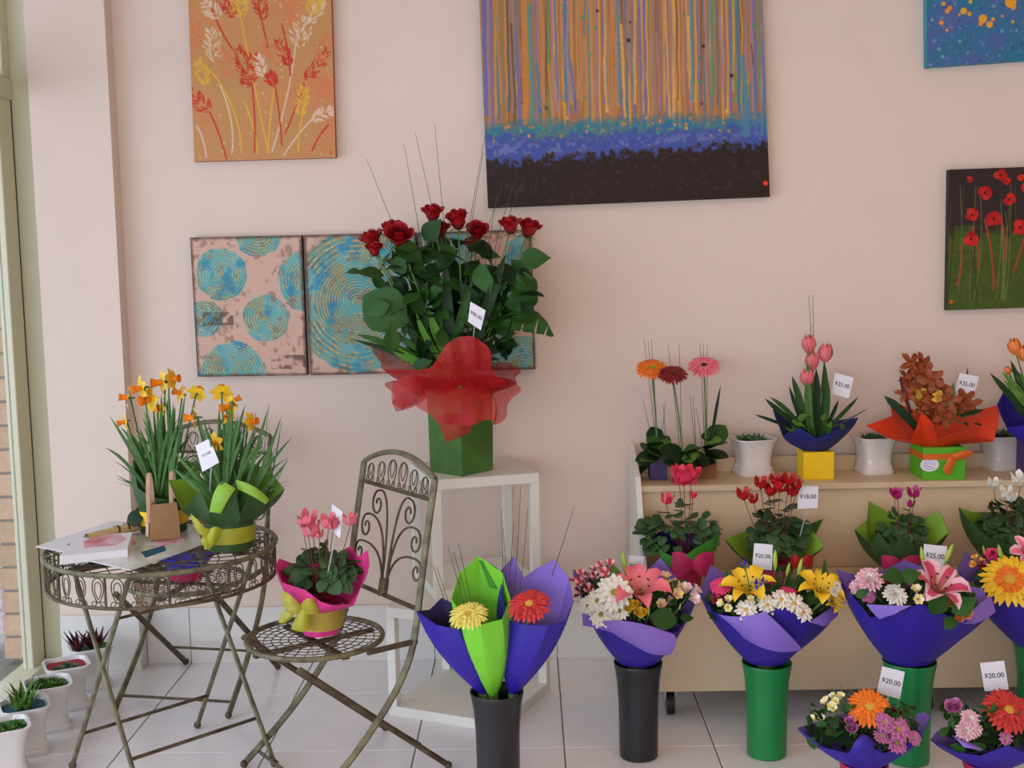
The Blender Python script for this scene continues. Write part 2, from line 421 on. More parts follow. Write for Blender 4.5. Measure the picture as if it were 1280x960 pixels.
# leaves: along +X from the origin, face +Z; put_leaf orients them
@cached
def leafm(kind, mt):
    mb = MB()
    if kind == 'rose': W = [(0, .02), (.12, .17), (.35, .29), (.6, .25), (.85, .1), (1, .005)]; fold, bend = .3, -.18
    elif kind == 'round': W = [(-.12, .3), (0, .44), (.2, .52), (.45, .5), (.7, .38), (.9, .18), (1, .02)]; fold, bend = .12, -.15
    elif kind == 'lance': W = [(0, .02), (.15, .09), (.4, .14), (.7, .11), (.9, .05), (1, .004)]; fold, bend = .3, -.1
    elif kind == 'succ': W = [(0, .1), (.3, .18), (.6, .2), (.85, .12), (1, .01)]; fold, bend = .6, .2
    else: W = [(0, .05), (.2, .28), (.5, .42), (.75, .34), (.92, .16), (1, .01)]; fold, bend = .15, -.2
    W2 = []
    for i in range(len(W)-1):
        p0, p1, q1, q2 = W[max(i-1, 0)], W[i], W[i+1], W[min(i+2, len(W)-1)]
        for s_ in (0, .5): W2.append((p1[0]+(q1[0]-p1[0])*s_, .5*(2*p1[1]+(q1[1]-p0[1])*s_+(2*p0[1]-5*p1[1]+4*q1[1]-q2[1])*s_*s_+(3*p1[1]-p0[1]-3*q1[1]+q2[1])*s_**3)))
    W2.append(W[-1]); P = []
    for x, wd in W2:
        z = bend*x*x; wd = max(wd, .003)
        P.append([Vector((x-(.06 if (kind == 'round' and j in (0, 4) and x <= 0) else 0), (j/4-.5)*2*wd, z+fold*abs((j/4-.5)*2)*wd - (.1*wd if j in (0, 4) else 0))) for j in range(5)])
    mb.grid(P, 0)
    return mesh_of(mb, 'leaf', [mt])
def put_leaf(kind, mt, root, pos, d, size, roll=0., name='leaf', up=(0, 0, 1), wide=1.0):
    me = leafm(kind, mt); x = Vector(d).normalized(); u = Vector(up); y = u.cross(x)
    if y.length < 1e-3: y = Vector((0, 1, 0)).cross(x)
    y.normalize(); z = x.cross(y); R3 = Matrix((x, y, z)).transposed()
    R3 = Matrix.Rotation(roll, 3, x) @ R3
    o = bpy.data.objects.new(name, me); COL.objects.link(o); o.parent = root
    o.matrix_basis = Matrix.Translation(Vector(pos)-Vector(root['_o'])) @ R3.to_4x4() @ Matrix.Diagonal((size, size*wide, size, 1))
    return o
def blade(root, a, b, c, wd, mt='blade', name='leaf', tip=.1, n=7, side=None):
    """long strap leaf along a bezier a-b-c"""
    pts = bez(a, b, c, n); mb = MB(); P = []
    for i, p in enumerate(pts):
        t = i/n; tg = (pts[min(i+1, n)]-pts[max(i-1, 0)]).normalized()
        s_ = Vector(side) if side is not None else tg.cross(Vector((0, 1, .15)))
        if s_.length < .1: s_ = Vector((1, 0, 0))
        s_.normalize(); nn = tg.cross(s_); ww = wd*(.75+.25*math.sin(math.pi*t)) if t < .6 else wd*max(tip*.3, (1-((t-.6)/.4)**2))
        P.append([p-s_*ww+nn*ww*.35, p, p+s_*ww+nn*ww*.35])
    mb.grid(P); return mb.build(name, mt, root)
def wire(root, pts, r, mt, name='stem', n=5, label=None):
    mb = MB(); mb.tube(pts, r, n); return mb.build(name, mt, root, label=label)
# ------------------------------------------------------------------ papers
def loop_interp(rim, sub):
    out = []; n = len(rim)
    for i in range(n):
        for k in range(sub): out.append(rim[i].lerp(rim[(i+1) % n], k/sub))
    return out
def cone_wrap(root, name, Y, base, br, rim, mats, sub=5, rows=7, bulge=.12, ruffle=.0, rb=None, label=None, t=.0012, smooth_rim=False, floorz=None):
    """paper gathered at base (px,py), radius br metres, opening to rim [(px,py,dY)] listed once round"""
    b = UY(base[0], base[1], Y) if floorz is None else Vector(floorz)
    rimp = [UY(x, y, Y+d) for x, y, d in rim]; n = len(rimp); loop = []
    if smooth_rim:
        for i in range(n):
            p0, p1, p2, p3 = rimp[i-1], rimp[i], rimp[(i+1) % n], rimp[(i+2) % n]
            for k in range(sub):
                s_ = k/sub; loop.append(.5*((2*p1)+(p2-p0)*s_+(2*p0-5*p1+4*p2-p3)*s_*s_+(3*p1-p0-3*p2+p3)*s_**3))
    else: loop = loop_interp(rimp, sub)
    ang = []; cx = sum((p.x for p in rimp))/n; cy = sum((p.y for p in rimp))/n
    for p in loop: ang.append(math.atan2(p.y-cy, p.x-cx))
    P = []
    for i in range(rows):
        v = i/(rows-1); row = []
        for j, p in enumerate(loop):
            a = ang[j]; q = b+Vector((br*math.cos(a), br*math.sin(a), 0))
            x = q.lerp(p, v); out = Vector((math.cos(a), math.sin(a), 0))
            x += out*(bulge*math.sin(math.pi*v)*(p-q).length*.5) + out*(ruffle*v*math.sin(j*2*math.pi/ (sub*1.0)))
            row.append(x)
        P.append(row)
    # loop runs left -> front -> right -> back (counter-clockwise seen from above): normal points out
    mb = MB(); mb.sheet(P, 0, 1, t, True); return mb.build(name, mats, root, label=label)
def patch(root, name, Y, ctrl, mats, n=8, label=None, t=.0012):
    C3 = [[UY(x, y, Y+d) for x, y, d in row] for row in ctrl]; P = []
    for i in range(n+1):
        v = i/n; cols = [C3[0][k]*(1-v)**2+C3[1][k]*2*v*(1-v)+C3[2][k]*v*v for k in range(3)]
        P.append([cols[0]*(1-u)**2+cols[1]*2*u*(1-u)+cols[2]*u*u for u in [j/n for j in range(n+1)]])
    mb = MB(); mb.sheet(P, 0, 1 if isinstance(mats, (list, tuple)) and len(mats) > 1 else 0, t); return mb.build(name, mats, root, label=label)
def flat_poly(root, name, pts, th, mt, label=None, bev=None):
    """slab with the given top outline, th thick downwards"""
    mb = MB(); mb.prism([Vector(p)-Vector((0, 0, th)) for p in pts], [Vector(p) for p in pts]); return mb.build(name, mt, root, smooth=False, label=label)
def price_card(root, Y, quad, text, stick=None, tsize=.30, stick_r=.0022):
    """quad: four pixel corners tl,tr,br,bl (optional dY third)"""
    q = [UY(c[0], c[1], Y+(c[2] if len(c) > 2 else 0)) for c in quad]; tl, tr, br_, bl = q
    nrm = (bl-tl).cross(tr-tl).normalized()
    if nrm.dot(Vector(EYE)-tl) < 0: nrm = -nrm
    mb = MB(); mb.prism([p-nrm*.0015 for p in q], q); c = mb.build('price_card', 'card', root, smooth=False)
    if text:
        cu = bpy.data.curves.new('t', 'FONT'); cu.body = text; cu.align_x = 'CENTER'; cu.align_y = 'CENTER'; cu.size = 1; cu.extrude = .01; cu.offset = .012
        to = bpy.data.objects.new('t', cu); me = bpy.data.meshes.new_from_object(to); bpy.data.objects.remove(to)
        ex = ((tr-tl)+(br_-bl))*.5; ey = ((tl-bl)+(tr-br_))*.5; cen = (tl+tr+br_+bl)/4
        W_ = ex.length; s_ = W_*tsize; exn = ex.normalized(); eyn = ey.normalized()
        for v in me.vertices:
            p = cen + exn*v.co.x*s_ + eyn*(v.co.y*s_+ey.length*.02) + nrm*(.0004+.0003*v.co.z); v.co = p-Vector(root['_o'])
        me.materials.clear(); me.materials.append(M['ink'])
        for pl in me.polygons: pl.material_index = 0
        me.name = 'price_text'; to = bpy.data.objects.new('price_text', me); COL.objects.link(to); to.parent = c
    if stick:
        p0 = (bl+br_)/2-nrm*.003; wire(c, [(tl+tr+bl+br_)/4-nrm*.003, p0, UY(*stick)], stick_r, 'plast', 'card_stick')
    return c
# ------------------------------------------------------------------ the room
WY = 4.68; WX = -1.95; CZ = 3.15
def slab(name, lo, hi, mt, kind=True):
    mb = MB(); mb.box(lo, hi); o = mb.build(name, mt, smooth=False)
    if kind: struct(o)
    return o
slab('wall_back', (-1.845, WY, -.05), (3.6, WY+.2, CZ), 'wall')
slab('wall_right', (3.4, -3.2, -.05), (3.6, WY, CZ), 'wall')
slab('ceiling', (WX-.15, -3.2, CZ), (3.6, WY+.2, CZ+.1), 'ceil')
rw = MB(); rw.box((.6, -3.2, -.05), (3.4, -3.05, CZ)); rw.box((-2.1, -3.2, 2.3), (.6, -3.05, CZ)); rw.box((-2.1, -3.2, -.05), (.6, -3.05, .5)); struct(rw.build('wall_rear', 'wall', smooth=False))  # unseen rear wall, opening added to let the front fill through
slab('trim_1', (-1.845, 4.60, -.01), (-1.545, WY, CZ), 'wall')          # shallow pier in the corner
fl = struct(bpy.data.objects.new('floor', None)); 
mb = MB(); mb.box((WX-.15, -3.2, -.06), (3.5, WY+.1, -.004)); bpy.data.objects.remove(fl); fl = struct(mb.build('floor', 'grout', smooth=False)); fl['_o'] = [0, 0, 0]
TW = .4843; ys = [WY, 4.30, 3.79, 3.28, 2.77, 2.26, 1.75]
for j in range(len(ys)-1):
    for i in range(-5, 8):
        x0 = .094+i*TW; x1 = x0+TW
        if x0 < WX: x0 = WX
        if x1-x0 < .03: continue
        g_ = .0022
        mb = MB(); mb.box((x0+g_, ys[j+1]+g_, -.012), (x1-g_, ys[j]-g_, 0.0), bev=.0015); mb.build('floor_tile', 'tile', fl, smooth=False)
mb = MB()
for i in range(-5, 7):
    for j in range(9):
        x0 = max(.094+i*TW, WX); x1 = .094+(i+1)*TW; y1 = 1.75-j*.51
        if y1-.51 < -3.1: continue
        mb.box((x0+.002, y1-.508, -.012), (x1-.002, y1-.002, 0))
mb.build('floor_tile', 'tile', fl, smooth=False, stuff=True, label='white tiles behind the viewer')
# tiled skirting
SH = UY(560, 755, WY-.012).z
sk = MB(); sk.box((-1.545, WY-.006, -.004), (3.4, WY, SH-.004)); sk = struct(sk.build('baseboard_back', 'grout', smooth=False)); sk['_o'] = [0, 0, 0]
for i in range(-4, 7):
    x0 = max(.094+i*TW, -1.533); x1 = .094+(i+1)*TW
    if x1 < -1.5: continue
    mb = MB(); mb.box((x0+.0012, WY-.016, 0), (x1-.0012, WY-.004, SH), bev=.0015); mb.build('skirting_tile', 'skirt', sk, smooth=False)
s2 = MB(); s2.box((-1.84, 4.594, -.004), (-1.54, 4.602, SH-.004)); s2 = struct(s2.build('baseboard_left', 'grout', smooth=False)); s2['_o'] = [0, 0, 0]
for lo, hi in (((-1.842, 4.585, 0), (-1.532, 4.596, SH)), ((-1.547, 4.597, 0), (-1.532, WY-.017, SH))):
    mb = MB(); mb.box(lo, hi, bev=.0015); mb.build('skirting_tile', 'skirt', s2, smooth=False)
# shop window on the left
w1 = struct(bpy.data.objects.new('window_1', None)); COL.objects.link(w1); w1['_o'] = [0, 0, 0]
TZ = UY(12, 106, 4.5).z
def wpart(name, lo, hi, mt, bev=.003):
    mb = MB(); mb.box(lo, hi, bev=bev); return mb.build(name, mt, w1, smooth=False)
wpart('jamb', (-1.955, 4.70, 0), (-1.80, 4.90, CZ), 'frame')
wpart('seal_strip', (-1.985, 4.686, .0), (-1.956, 4.703, TZ-.03), 'seal', 0)
wpart('door_stile', (-1.99, 4.57, .0), (-1.95, 4.685, TZ-.03), 'frame')
wpart('transom_bar', (-2.0, 2.9, TZ-.03), (-1.945, 4.70, TZ+.05), 'frame')
wpart('window_frame', (-2.0, 4.63, TZ+.05), (-1.95, 4.70, CZ), 'frame')
wpart('sill', (-2.02, -3.0, -.01), (-1.92, 4.70, .022), 'frame')
for y in (3.2, 1.9, .6, -.7, -2.0, -3.05): wpart('mullion', (-2.0, y-.03, 0.022), (-1.95, y+.03, CZ), 'frame')
for y1, y0 in ((4.57, 3.23), (3.17, 1.93), (1.87, .63), (.57, -.67), (-.73, -1.97)):
    wpart('glass_pane', (-1.978, y0, .02), (-1.972, y1, TZ-.03), 'glass', 0)
    if y1 < 4: wpart('transom_bar', (-2.0, y0, TZ-.03), (-1.935, y1, TZ+.05), 'frame')
    wpart('transom_pane', (-1.978, y0, TZ+.05), (-1.972, 4.63 if y1 > 4 else y1, CZ), 'glass', 0)
# outside: pillar, paving, awning
pl_ = MB(); pl_.box((-2.125, 4.745, -.06), (-1.985, 5.1, CZ)); pl_ = struct(pl_.build('brick_pillar', 'mortar', smooth=False)); pl_['_o'] = [0, 0, 0]
cz = (UY(25, 500, 4.73).z-UY(25, 795, 4.73).z)/10
for k in range(int(CZ/cz)):
    mb = MB(); j_ = random.uniform(-.002, .002)
    mb.box((-2.133+j_, 4.733+j_*.5, -.0+k*cz+.005), (-1.99, 4.84, k*cz+cz-.005), bev=.003); mb.build('brick', 'brick', pl_, smooth=False)
    if k % 2: mb = MB(); mb.box((-2.133, 4.85, k*cz+.005), (-2.03, 5.05, k*cz+cz-.005), bev=.003); mb.build('brick', 'brick', pl_, smooth=False)
st = MB(); st.box((-12, -6, -.12), (-1.96, 16, -.075)); st = struct(st.build('pavement', 'mortar', smooth=False)); st['_o'] = [0, 0, 0]
mb0 = MB(); mb0.box((-.11, -.053, -.05), (.11, .053, 0), bev=.005); pm = mesh_of(mb0, 'paver', ['paver']); pm.polygons.foreach_set('use_smooth', [False]*len(pm.polygons)); cnt = 0
for j in range(46):
    for i in range(18):
        x = -2.16-i*.23-(j % 2)*.115; y = 4.0+j*.112
        if x > -2.1 or x < -3.2-(j*.09) or (x > -2.3 and 4.6 < y < 5.2): continue
        if cnt > 290: break
        cnt += 1; o = bpy.data.objects.new('paver', pm); COL.objects.link(o); o.parent = st; o.location = (x, y, -.03+random.uniform(-.002, .002)); o.rotation_euler = (0, 0, random.uniform(-.02, .02))
slab('awning', (-3.2, -4, 2.62), (-2.02, 9, 2.72), 'soffit')
# ------------------------------------------------------------------ paintings
def nz2(h, w_, sc, seed):
    r = np.random.default_rng(seed); out = np.zeros((h, w_)); amp = 1; tot = 0
    for o_ in range(4):
        gh, gw = max(2, int(h/sc)+2), max(2, int(w_/sc)+2); g_ = r.random((gh, gw))
        yy = np.linspace(0, gh-1.001, h); xx = np.linspace(0, gw-1.001, w_); yi = yy.astype(int); xi = xx.astype(int); fy = (yy-yi)[:, None]; fx = (xx-xi)[None, :]
        fy = fy*fy*(3-2*fy); fx = fx*fx*(3-2*fx)
        a = g_[yi][:, xi]; b = g_[yi][:, xi+1]; c = g_[yi+1][:, xi]; d = g_[yi+1][:, xi+1]
        out += amp*(a*(1-fy)*(1-fx)+b*(1-fy)*fx+c*fy*(1-fx)+d*fy*fx); tot += amp; amp *= .55; sc = max(sc/2, 1.2)
    return out/tot
class Paint:
    def __init__(s, h, w_, base): s.h, s.w = h, w_; s.c = np.ones((h, w_, 3))*np.array(base, float); s.z = np.zeros((h, w_))
    def mix(s, mask, col): s.c = s.c*(1-mask[..., None])+np.array(col, float)*mask[..., None]
    def stroke(s, pts, wd, col, alpha=1, dz=.3):
        pts = np.array(pts, float); wds = np.linspace(wd[0], wd[1], len(pts)-1) if isinstance(wd, tuple) else [wd]*(len(pts)-1)
        for (a, b), r_ in zip(zip(pts[:-1], pts[1:]), wds):
            x0 = int(max(0, min(a[0], b[0])-r_-2)); x1 = int(min(s.w, max(a[0], b[0])+r_+3)); y0 = int(max(0, min(a[1], b[1])-r_-2)); y1 = int(min(s.h, max(a[1], b[1])+r_+3))
            if x1 <= x0 or y1 <= y0: continue
            X, Y = np.meshgrid(np.arange(x0, x1), np.arange(y0, y1)); d = b-a; L2 = max(d@d, 1e-6)
            t = np.clip(((X-a[0])*d[0]+(Y-a[1])*d[1])/L2, 0, 1); D = np.hypot(X-a[0]-t*d[0], Y-a[1]-t*d[1])
            k = np.clip(r_+.5-D, 0, 1)*alpha; sub = s.c[y0:y1, x0:x1]; sub[:] = sub*(1-k[..., None])+np.array(col, float)*k[..., None]
            s.z[y0:y1, x0:x1] = np.maximum(s.z[y0:y1, x0:x1], k*dz)
    def dot(s, x, y, r_, col, alpha=1, dz=.3): s.stroke([(x, y), (x+.01, y)], r_, col, alpha, dz)
def canvas(name, label, px, P_, side_mat, depth=.034, relief=.0015, group=None, edge=None):
    """px: tl,tr,br,bl pixel corners on the plane just off the wall; P_ the paint"""
    Yf = WY-depth-.002; tl, tr, br_, bl = [UY(x, y, Yf) for x, y in px]
    root = thing(name, label, 'painting', (tl+tr+br_+bl)/4+Vector((0, depth, 0)), group)
    mb = MB(); mb.prism([p+Vector((0, .002, 0)) for p in (tl, tr, br_, bl)], [p+Vector((0, depth, 0)) for p in (tl, tr, br_, bl)])
    mb.build('stretched_canvas', side_mat, root, smooth=False)
    h, w_ = P_.h, P_.w; v = np.linspace(0, 1, h)[:, None, None]; u = np.linspace(0, 1, w_)[None, :, None]
    T, TRr, B, BL = [np.array(q) for q in (tl, tr, br_, bl)]
    G = (T*(1-u)+TRr*u)*(1-v)+(BL*(1-u)+B*u)*v; G[..., 1] -= P_.z*relief
    G = G-np.array(root['_o']); me = bpy.data.meshes.new('painted_face'); idx = np.arange(h*w_).reshape(h, w_)
    q = np.stack([idx[:-1, :-1], idx[1:, :-1], idx[1:, 1:], idx[:-1, 1:]], -1).reshape(-1, 4); nf = len(q)
    me.vertices.add(h*w_); me.vertices.foreach_set('co', G.reshape(-1).astype(np.float32)); me.loops.add(nf*4); me.loops.foreach_set('vertex_index', q.reshape(-1).astype(np.int32))
    me.polygons.add(nf); me.polygons.foreach_set('loop_start', np.arange(0, nf*4, 4, dtype=np.int32)); me.polygons.foreach_set('use_smooth', np.ones(nf, bool))
    me.update(calc_edges=True); c = np.clip(P_.c/255, 0, 1); c = np.where(c <= .04045, c/12.92, ((c+.055)/1.055)**2.4)
    ca = me.color_attributes.new('paint', 'FLOAT_COLOR', 'POINT'); ca.data.foreach_set('color', np.concatenate([c, np.ones((h, w_, 1))], -1).reshape(-1).astype(np.float32))
    me.materials.append(M['canvas']); o = bpy.data.objects.new('painted_face', me); COL.objects.link(o); o.parent = root
    return root
R = random.Random(11)
# reeds on tan
p = Paint(300, 205, (196, 142, 88)); n1 = nz2(300, 205, 60, 1); p.mix((n1 > .5)*np.clip((n1-.5)*3, 0, 1), (206, 128, 78)); p.mix(np.clip(.6-n1, 0, 1)*.5, (176, 132, 72))
# painting spans px x 233..417, y -70..200 ; unit = 1px about 1.11 cells
def rp(x, y): t_ = (y+70)/270; x0 = 232.5+t_*10.5; x1 = 412+t_*7; return ((x-x0)/(x1-x0)*204, t_*299)
def reed(pts, col, wd=1.1): p.stroke([rp(*q) for q in pts], wd, col, .9, .6)
def curve(a, b, c_, n=10): return [((1-t)**2*a[0]+2*t*(1-t)*b[0]+t*t*c_[0], (1-t)**2*a[1]+2*t*(1-t)*b[1]+t*t*c_[1]) for t in [i/n for i in range(n+1)]]
RED = (196, 44, 30); WH = (222, 196, 172); YL = (222, 176, 58); OR = (212, 122, 78)
for k in range(120): p.dot(R.uniform(0, 205), R.uniform(60, 298), R.uniform(.6, 1.6), WH, .7)
def head(x, y, ang, ln, wd, col, n=60):
    for k in range(n):
        t = R.random(); s_ = R.uniform(-1, 1)*wd*math.sin(math.pi*(.15+.8*t)); cx = x+math.cos(ang)*ln*t-math.sin(ang)*s_; cy = y+math.sin(ang)*ln*t+math.cos(ang)*s_
        dx = math.cos(ang+(.7 if s_ > 0 else -.7))*R.uniform(3, 6); dy = math.sin(ang+(.7 if s_ > 0 else -.7))*R.uniform(3, 6)
        p.stroke([rp(cx, cy), rp(cx+dx, cy+dy)], .75, col, .85, .7)
for a, b, c_, col in (((298, 5), (312, 80), (336, 192), YL), ((262, 85), (300, 130), (302, 190), YL), ((305, 125), (320, 160), (322, 192), YL), ((335, 190), (338, 130), (345, 100), YL),
                      ((370, 55), (362, 120), (340, 190), WH), ((275, 105), (295, 150), (290, 190), WH), ((392, 148), (370, 170), (355, 195), WH), ((246, 155), (255, 170), (258, 195), WH),
                      ((262, 138), (275, 165), (283, 198), RED), ((315, 105), (320, 150), (318, 190), RED), ((342, 100), (350, 140), (352, 182), RED), ((380, 105), (368, 140), (356, 168), RED), ((335, 60), (325, 20), (316, -40), RED), ((290, 60), (270, 30), (258, -10), RED), ((363, 95), (360, 60), (352, 30), RED), ((390, 190), (398, 170), (410, 158), RED), ((373, 190), (372, 160), (385, 120), YL)):
    reed(curve(a, b, c_), col)
for x, y, an, ln, wd, col in ((262, 138, -2.3, 36, 9, RED), (306, 108, -1.3, 44, 10, RED), (313, 105, -1.9, 50, 9, RED), (362, 82, -2.0, 34, 7, RED), (382, 102, -.95, 46, 7, RED), (343, 108, -2.0, 18, 6, RED), (293, 20, -2.2, 34, 7, RED), (330, 25, -1.8, 40, 7, RED),
                              (268, 75, -1.7, 40, 9, WH), (376, 60, -1.6, 40, 12, WH), (388, 30, -1.1, 30, 7, WH), (330, 95, -1.9, 26, 6, WH), (390, 150, -.4, 28, 7, WH), (275, 20, -2.4, 26, 8, WH), (258, 105, -1.9, 34, 7, YL), (300, 20, -1.6, 30, 10, YL), (374, 145, -1.4, 36, 8, YL), (388, 20, -1.2, 30, 8, YL), (290, 95, -2.0, 40, 8, OR), (245, 60, -1.6, 30, 8, OR), (345, 35, -1.2, 40, 14, OR), (395, 125, -.9, 30, 8, OR), (350, 80, -2.2, 34, 8, OR), (398, 80, -1.2, 40, 8, OR)):
    head(x, y, an, ln, wd, col)
p.dot(*rp(413, 193), 2.2, (240, 70, 50))
canvas('reed_painting', 'tan canvas painted with red, white and yellow reeds on the upper left wall', [(232.5, -70), (412, -72), (419.5, 197), (243, 202)], p, mat('reed_canvas_edge', (176, 84, 52), .7))
# swirl triptych
TEAL = (92, 174, 176); BLUE = (58, 140, 170); GOLD = (188, 150, 80); CRM = (208, 172, 152); BRN = (78, 52, 42)
def swirl(w_, h_, circles, seed, patches=()):
    q = Paint(h_, w_, CRM); X, Y = np.meshgrid(np.arange(w_), np.arange(h_)); n1 = nz2(h_, w_, 26, seed); n2 = nz2(h_, w_, 12, seed+9); n3 = nz2(h_, w_, 50, seed+5)
    for cx, cy, r_ in circles:
        D = np.hypot(X-cx, (Y-cy)); inside = np.clip((r_-D+(n1-.5)*10)/3, 0, 1)
        q.mix(inside*np.clip(.62+n3*.5, 0, 1), TEAL); q.mix(inside*np.clip((n1-.52)*5, 0, 1)*.9, BLUE)
        ring = .5+.5*np.sin(D*2*math.pi/(9.5 if r_ > 100 else 5.6)+n3*4); q.mix(inside*(ring > .6)*np.clip((n2-.36)*6, 0, 1)*np.clip((n3-.34)*6, .15, 1)*.9, GOLD); q.mix(inside*(ring < .2)*np.clip((n3-.4)*4, 0, 1)*.55, (96, 116, 108))
        q.mix(inside*(ring > .9)*(n2 > .55)*.6, (238, 214, 150)); q.z = np.where(inside > .3, ring, q.z)
        q.mix(inside*np.clip((nz2(h_, w_, 34, seed+17)-.53)*7, 0, 1)*.55, (170, 146, 100)); q.mix(np.clip((6-D)/3, 0, 1)*.7, GOLD)
    for x0, y0, x1, y1 in patches:
        mk = ((X > x0) & (X < x1) & (Y > y0) & (Y < y1))*np.clip((n2-.42)*6, 0, 1); q.mix(mk*.7, (80, 60, 52))
    e = np.minimum.reduce([X, w_-1-X, Y, h_-1-Y]).astype(float); q.mix(np.clip((7-e)/7+(n2-.5)*.9, 0, 1)*(e < 14)*.9, BRN)
    q.mix(np.clip((n2-.62)*8, 0, 1)*.45, (120, 90, 74))
    return q
s_ = 1.5
def cc(x0, y0, lst): return [((x-x0)*s_, (y-y0)*s_, r_*s_) for x, y, r_ in lst]
triG = 'three matching swirl canvases hung in a row'
canvas('swirl_painting', 'turquoise and copper swirl canvas with five separate discs, leftmost of the row', [(237.5, 297), (377, 294), (384, 469), (247, 471)], swirl(212, 262, cc(240, 296, [(277, 342, 33), (326, 289, 32), (331, 398, 30), (388, 352, 40), (252, 397, 24), (286, 470, 44)]), 3, [((250-240)*s_, 93*s_, 50*s_, 110*s_), (95*s_, 148*s_, 140*s_, 166*s_)]), 'dred' if False else mat('swirl_edge', (70, 46, 40), .6), group=triG)
canvas('swirl_painting', 'turquoise and copper swirl canvas with one large disc, middle of the row', [(380, 294), (519.5, 290.5), (526, 466), (388.5, 469)], swirl(212, 262, cc(383, 292, [(448, 376, 88), (448, 376, 55), (500, 300, 30)]), 4), M['swirl_edge'] if 'swirl_edge' in M else bpy.data.materials['swirl_edge'], group=triG)
canvas('swirl_painting', 'turquoise and copper swirl canvas mostly hidden behind the roses, right of the row', [(522.5, 290.5), (664, 287), (669.5, 461.5), (529, 465.5)], swirl(212, 262, cc(525, 290, [(560, 300, 40), (660, 320, 28), (640, 355, 22), (575, 400, 60), (650, 470, 50), (625, 430, 20)]), 5), bpy.data.materials['swirl_edge'], group=triG)
# forest of drips
W_, H_ = 400, 520
p = Paint(H_, W_, (168, 114, 66)); n1 = nz2(H_, W_, 30, 21); n2 = nz2(H_, W_, 7, 22); X, Y = np.meshgrid(np.arange(W_), np.arange(H_))
def bp(x, y): t_ = (y+230)/490; x0 = 589+t_*21; x1 = 943+t_*19.5; return ((x-x0)/(x1-x0)*(W_-1), t_*(H_-1))
cols = [(196, 142, 70), (222, 168, 84), (206, 134, 62), (160, 124, 122), (166, 134, 140), (92, 150, 92), (62, 122, 150), (110, 110, 170), (104, 112, 176), (84, 140, 150), (110, 78, 54), (190, 134, 80), (182, 126, 76), (214, 160, 70), (186, 130, 96), (150, 118, 112)]
p.mix(np.clip((nz2(H_, W_, 9, 23)-.5)*4, 0, 1)*.35, (150, 120, 118))
for k in range(190):
    x = 596+k*1.93+R.uniform(-2, 2); top = R.choice((-230, -230, -200, R.uniform(-120, 80))); bot = R.uniform(120, 172); c_ = R.choice(cols); w0 = R.uniform(.8, 2.3)
    ps = [(x+R.uniform(-1, 1)*t_*1.5+t_*6, top+(bot-top)*t_) for t_ in [i/12 for i in range(13)]]
    p.stroke([bp(*q) for q in ps], w0, c_, .82, .6)
    if R.random() < .25: p.dot(*bp(ps[-1][0], bot), R.uniform(2, 4), c_, 1, .8)
yb = (Y/(H_-1)*490-230); xb = X/(W_-1)
p.mix(np.clip((yb-(138+18*(nz2(H_, W_, 10, 24))))/14, 0, 1)*np.clip(.35+n2, 0, 1), (44, 120, 150)); p.mix(np.clip((yb-165+ (n2-.5)*26)/9, 0, 1), (66, 84, 156))
p.mix(np.clip((yb-172+(n2-.5)*26)/16, 0, 1)*(n2 > .56)*.6, (130, 136, 180))
for k in range(90):
    x, y = R.uniform(612, 955), R.gauss(163, 8); p.dot(*bp(x, y), R.uniform(1, 2.6), R.choice([(206, 134, 62), (222, 150, 76), (60, 150, 130), (74, 160, 110)]), .85, .8)
p.mix(np.clip((yb-(197-12*xb)+(n2-.5)*34)/9, 0, 1), (40, 24, 20)); p.mix((yb > 196)*np.clip((n2-.6)*7, 0, 1)*.4, (84, 66, 62))
for k in range(16): p.dot(*bp(R.uniform(612, 950), R.uniform(5, 110)), R.uniform(1.5, 3), R.choice([(44, 150, 104), (44, 150, 104), (50, 34, 30)]), .9)
for k in range(12): x = R.uniform(925, 960); p.stroke([bp(x, R.uniform(90, 150)), bp(x+R.uniform(-3, 3), 180)], 1.8, R.choice([(80, 120, 170), (60, 140, 140)]), .6)
p.dot(*bp(957, 242), 3.4, (238, 60, 40))
canvas('drip_painting', 'large canvas of gold and blue vertical drips above a dark brown ground, centre of wall', [(589, -230), (943, -238), (962.5, 246), (610, 260)], p, mat('drip_edge', (64, 48, 42), .7), depth=.04)
# blue blossom
W_, H_ = 330, 280; p = Paint(H_, W_, (58, 112, 152)); n1 = nz2(H_, W_, 40, 31); p.mix(np.clip((n1-.5)*5, 0, 1)*.7, (92, 96, 160)); p.mix(np.clip((.45-n1)*6, 0, 1)*.7, (40, 116, 140))
for k in range(700): p.dot(R.uniform(0, W_), R.uniform(0, H_), R.uniform(.8, 3), R.choice([(44, 90, 150), (60, 130, 150), (120, 120, 176), (130, 180, 186), (38, 78, 140), (150, 130, 160), (60, 150, 150)]), .7)
for k in range(70): p.dot(R.uniform(20, W_-15), R.uniform(0, H_*.82), R.uniform(2, 5), R.choice([(226, 160, 50), (218, 176, 66), (232, 146, 44)]), .95, .8)
for x, y, r_ in ((66, 190, 7), (112, 215, 7), (100, 205, 9), (150, 180, 12), (165, 160, 10), (225, 195, 15), (245, 215, 8), (260, 225, 9), (178, 248, 6), (265, 255, 6), (235, 235, 8)): p.dot(x*.95, y, r_*.8, (232, 164, 48), 1, 1)
canvas('blossom_painting', 'blue canvas dabbed with yellow blossom, cut off at the top right corner', [(1157.5, -130), (1400, -139), (1402, 67), (1159, 84)], p, mat('blossom_edge', (60, 150, 170), .7), depth=.04)
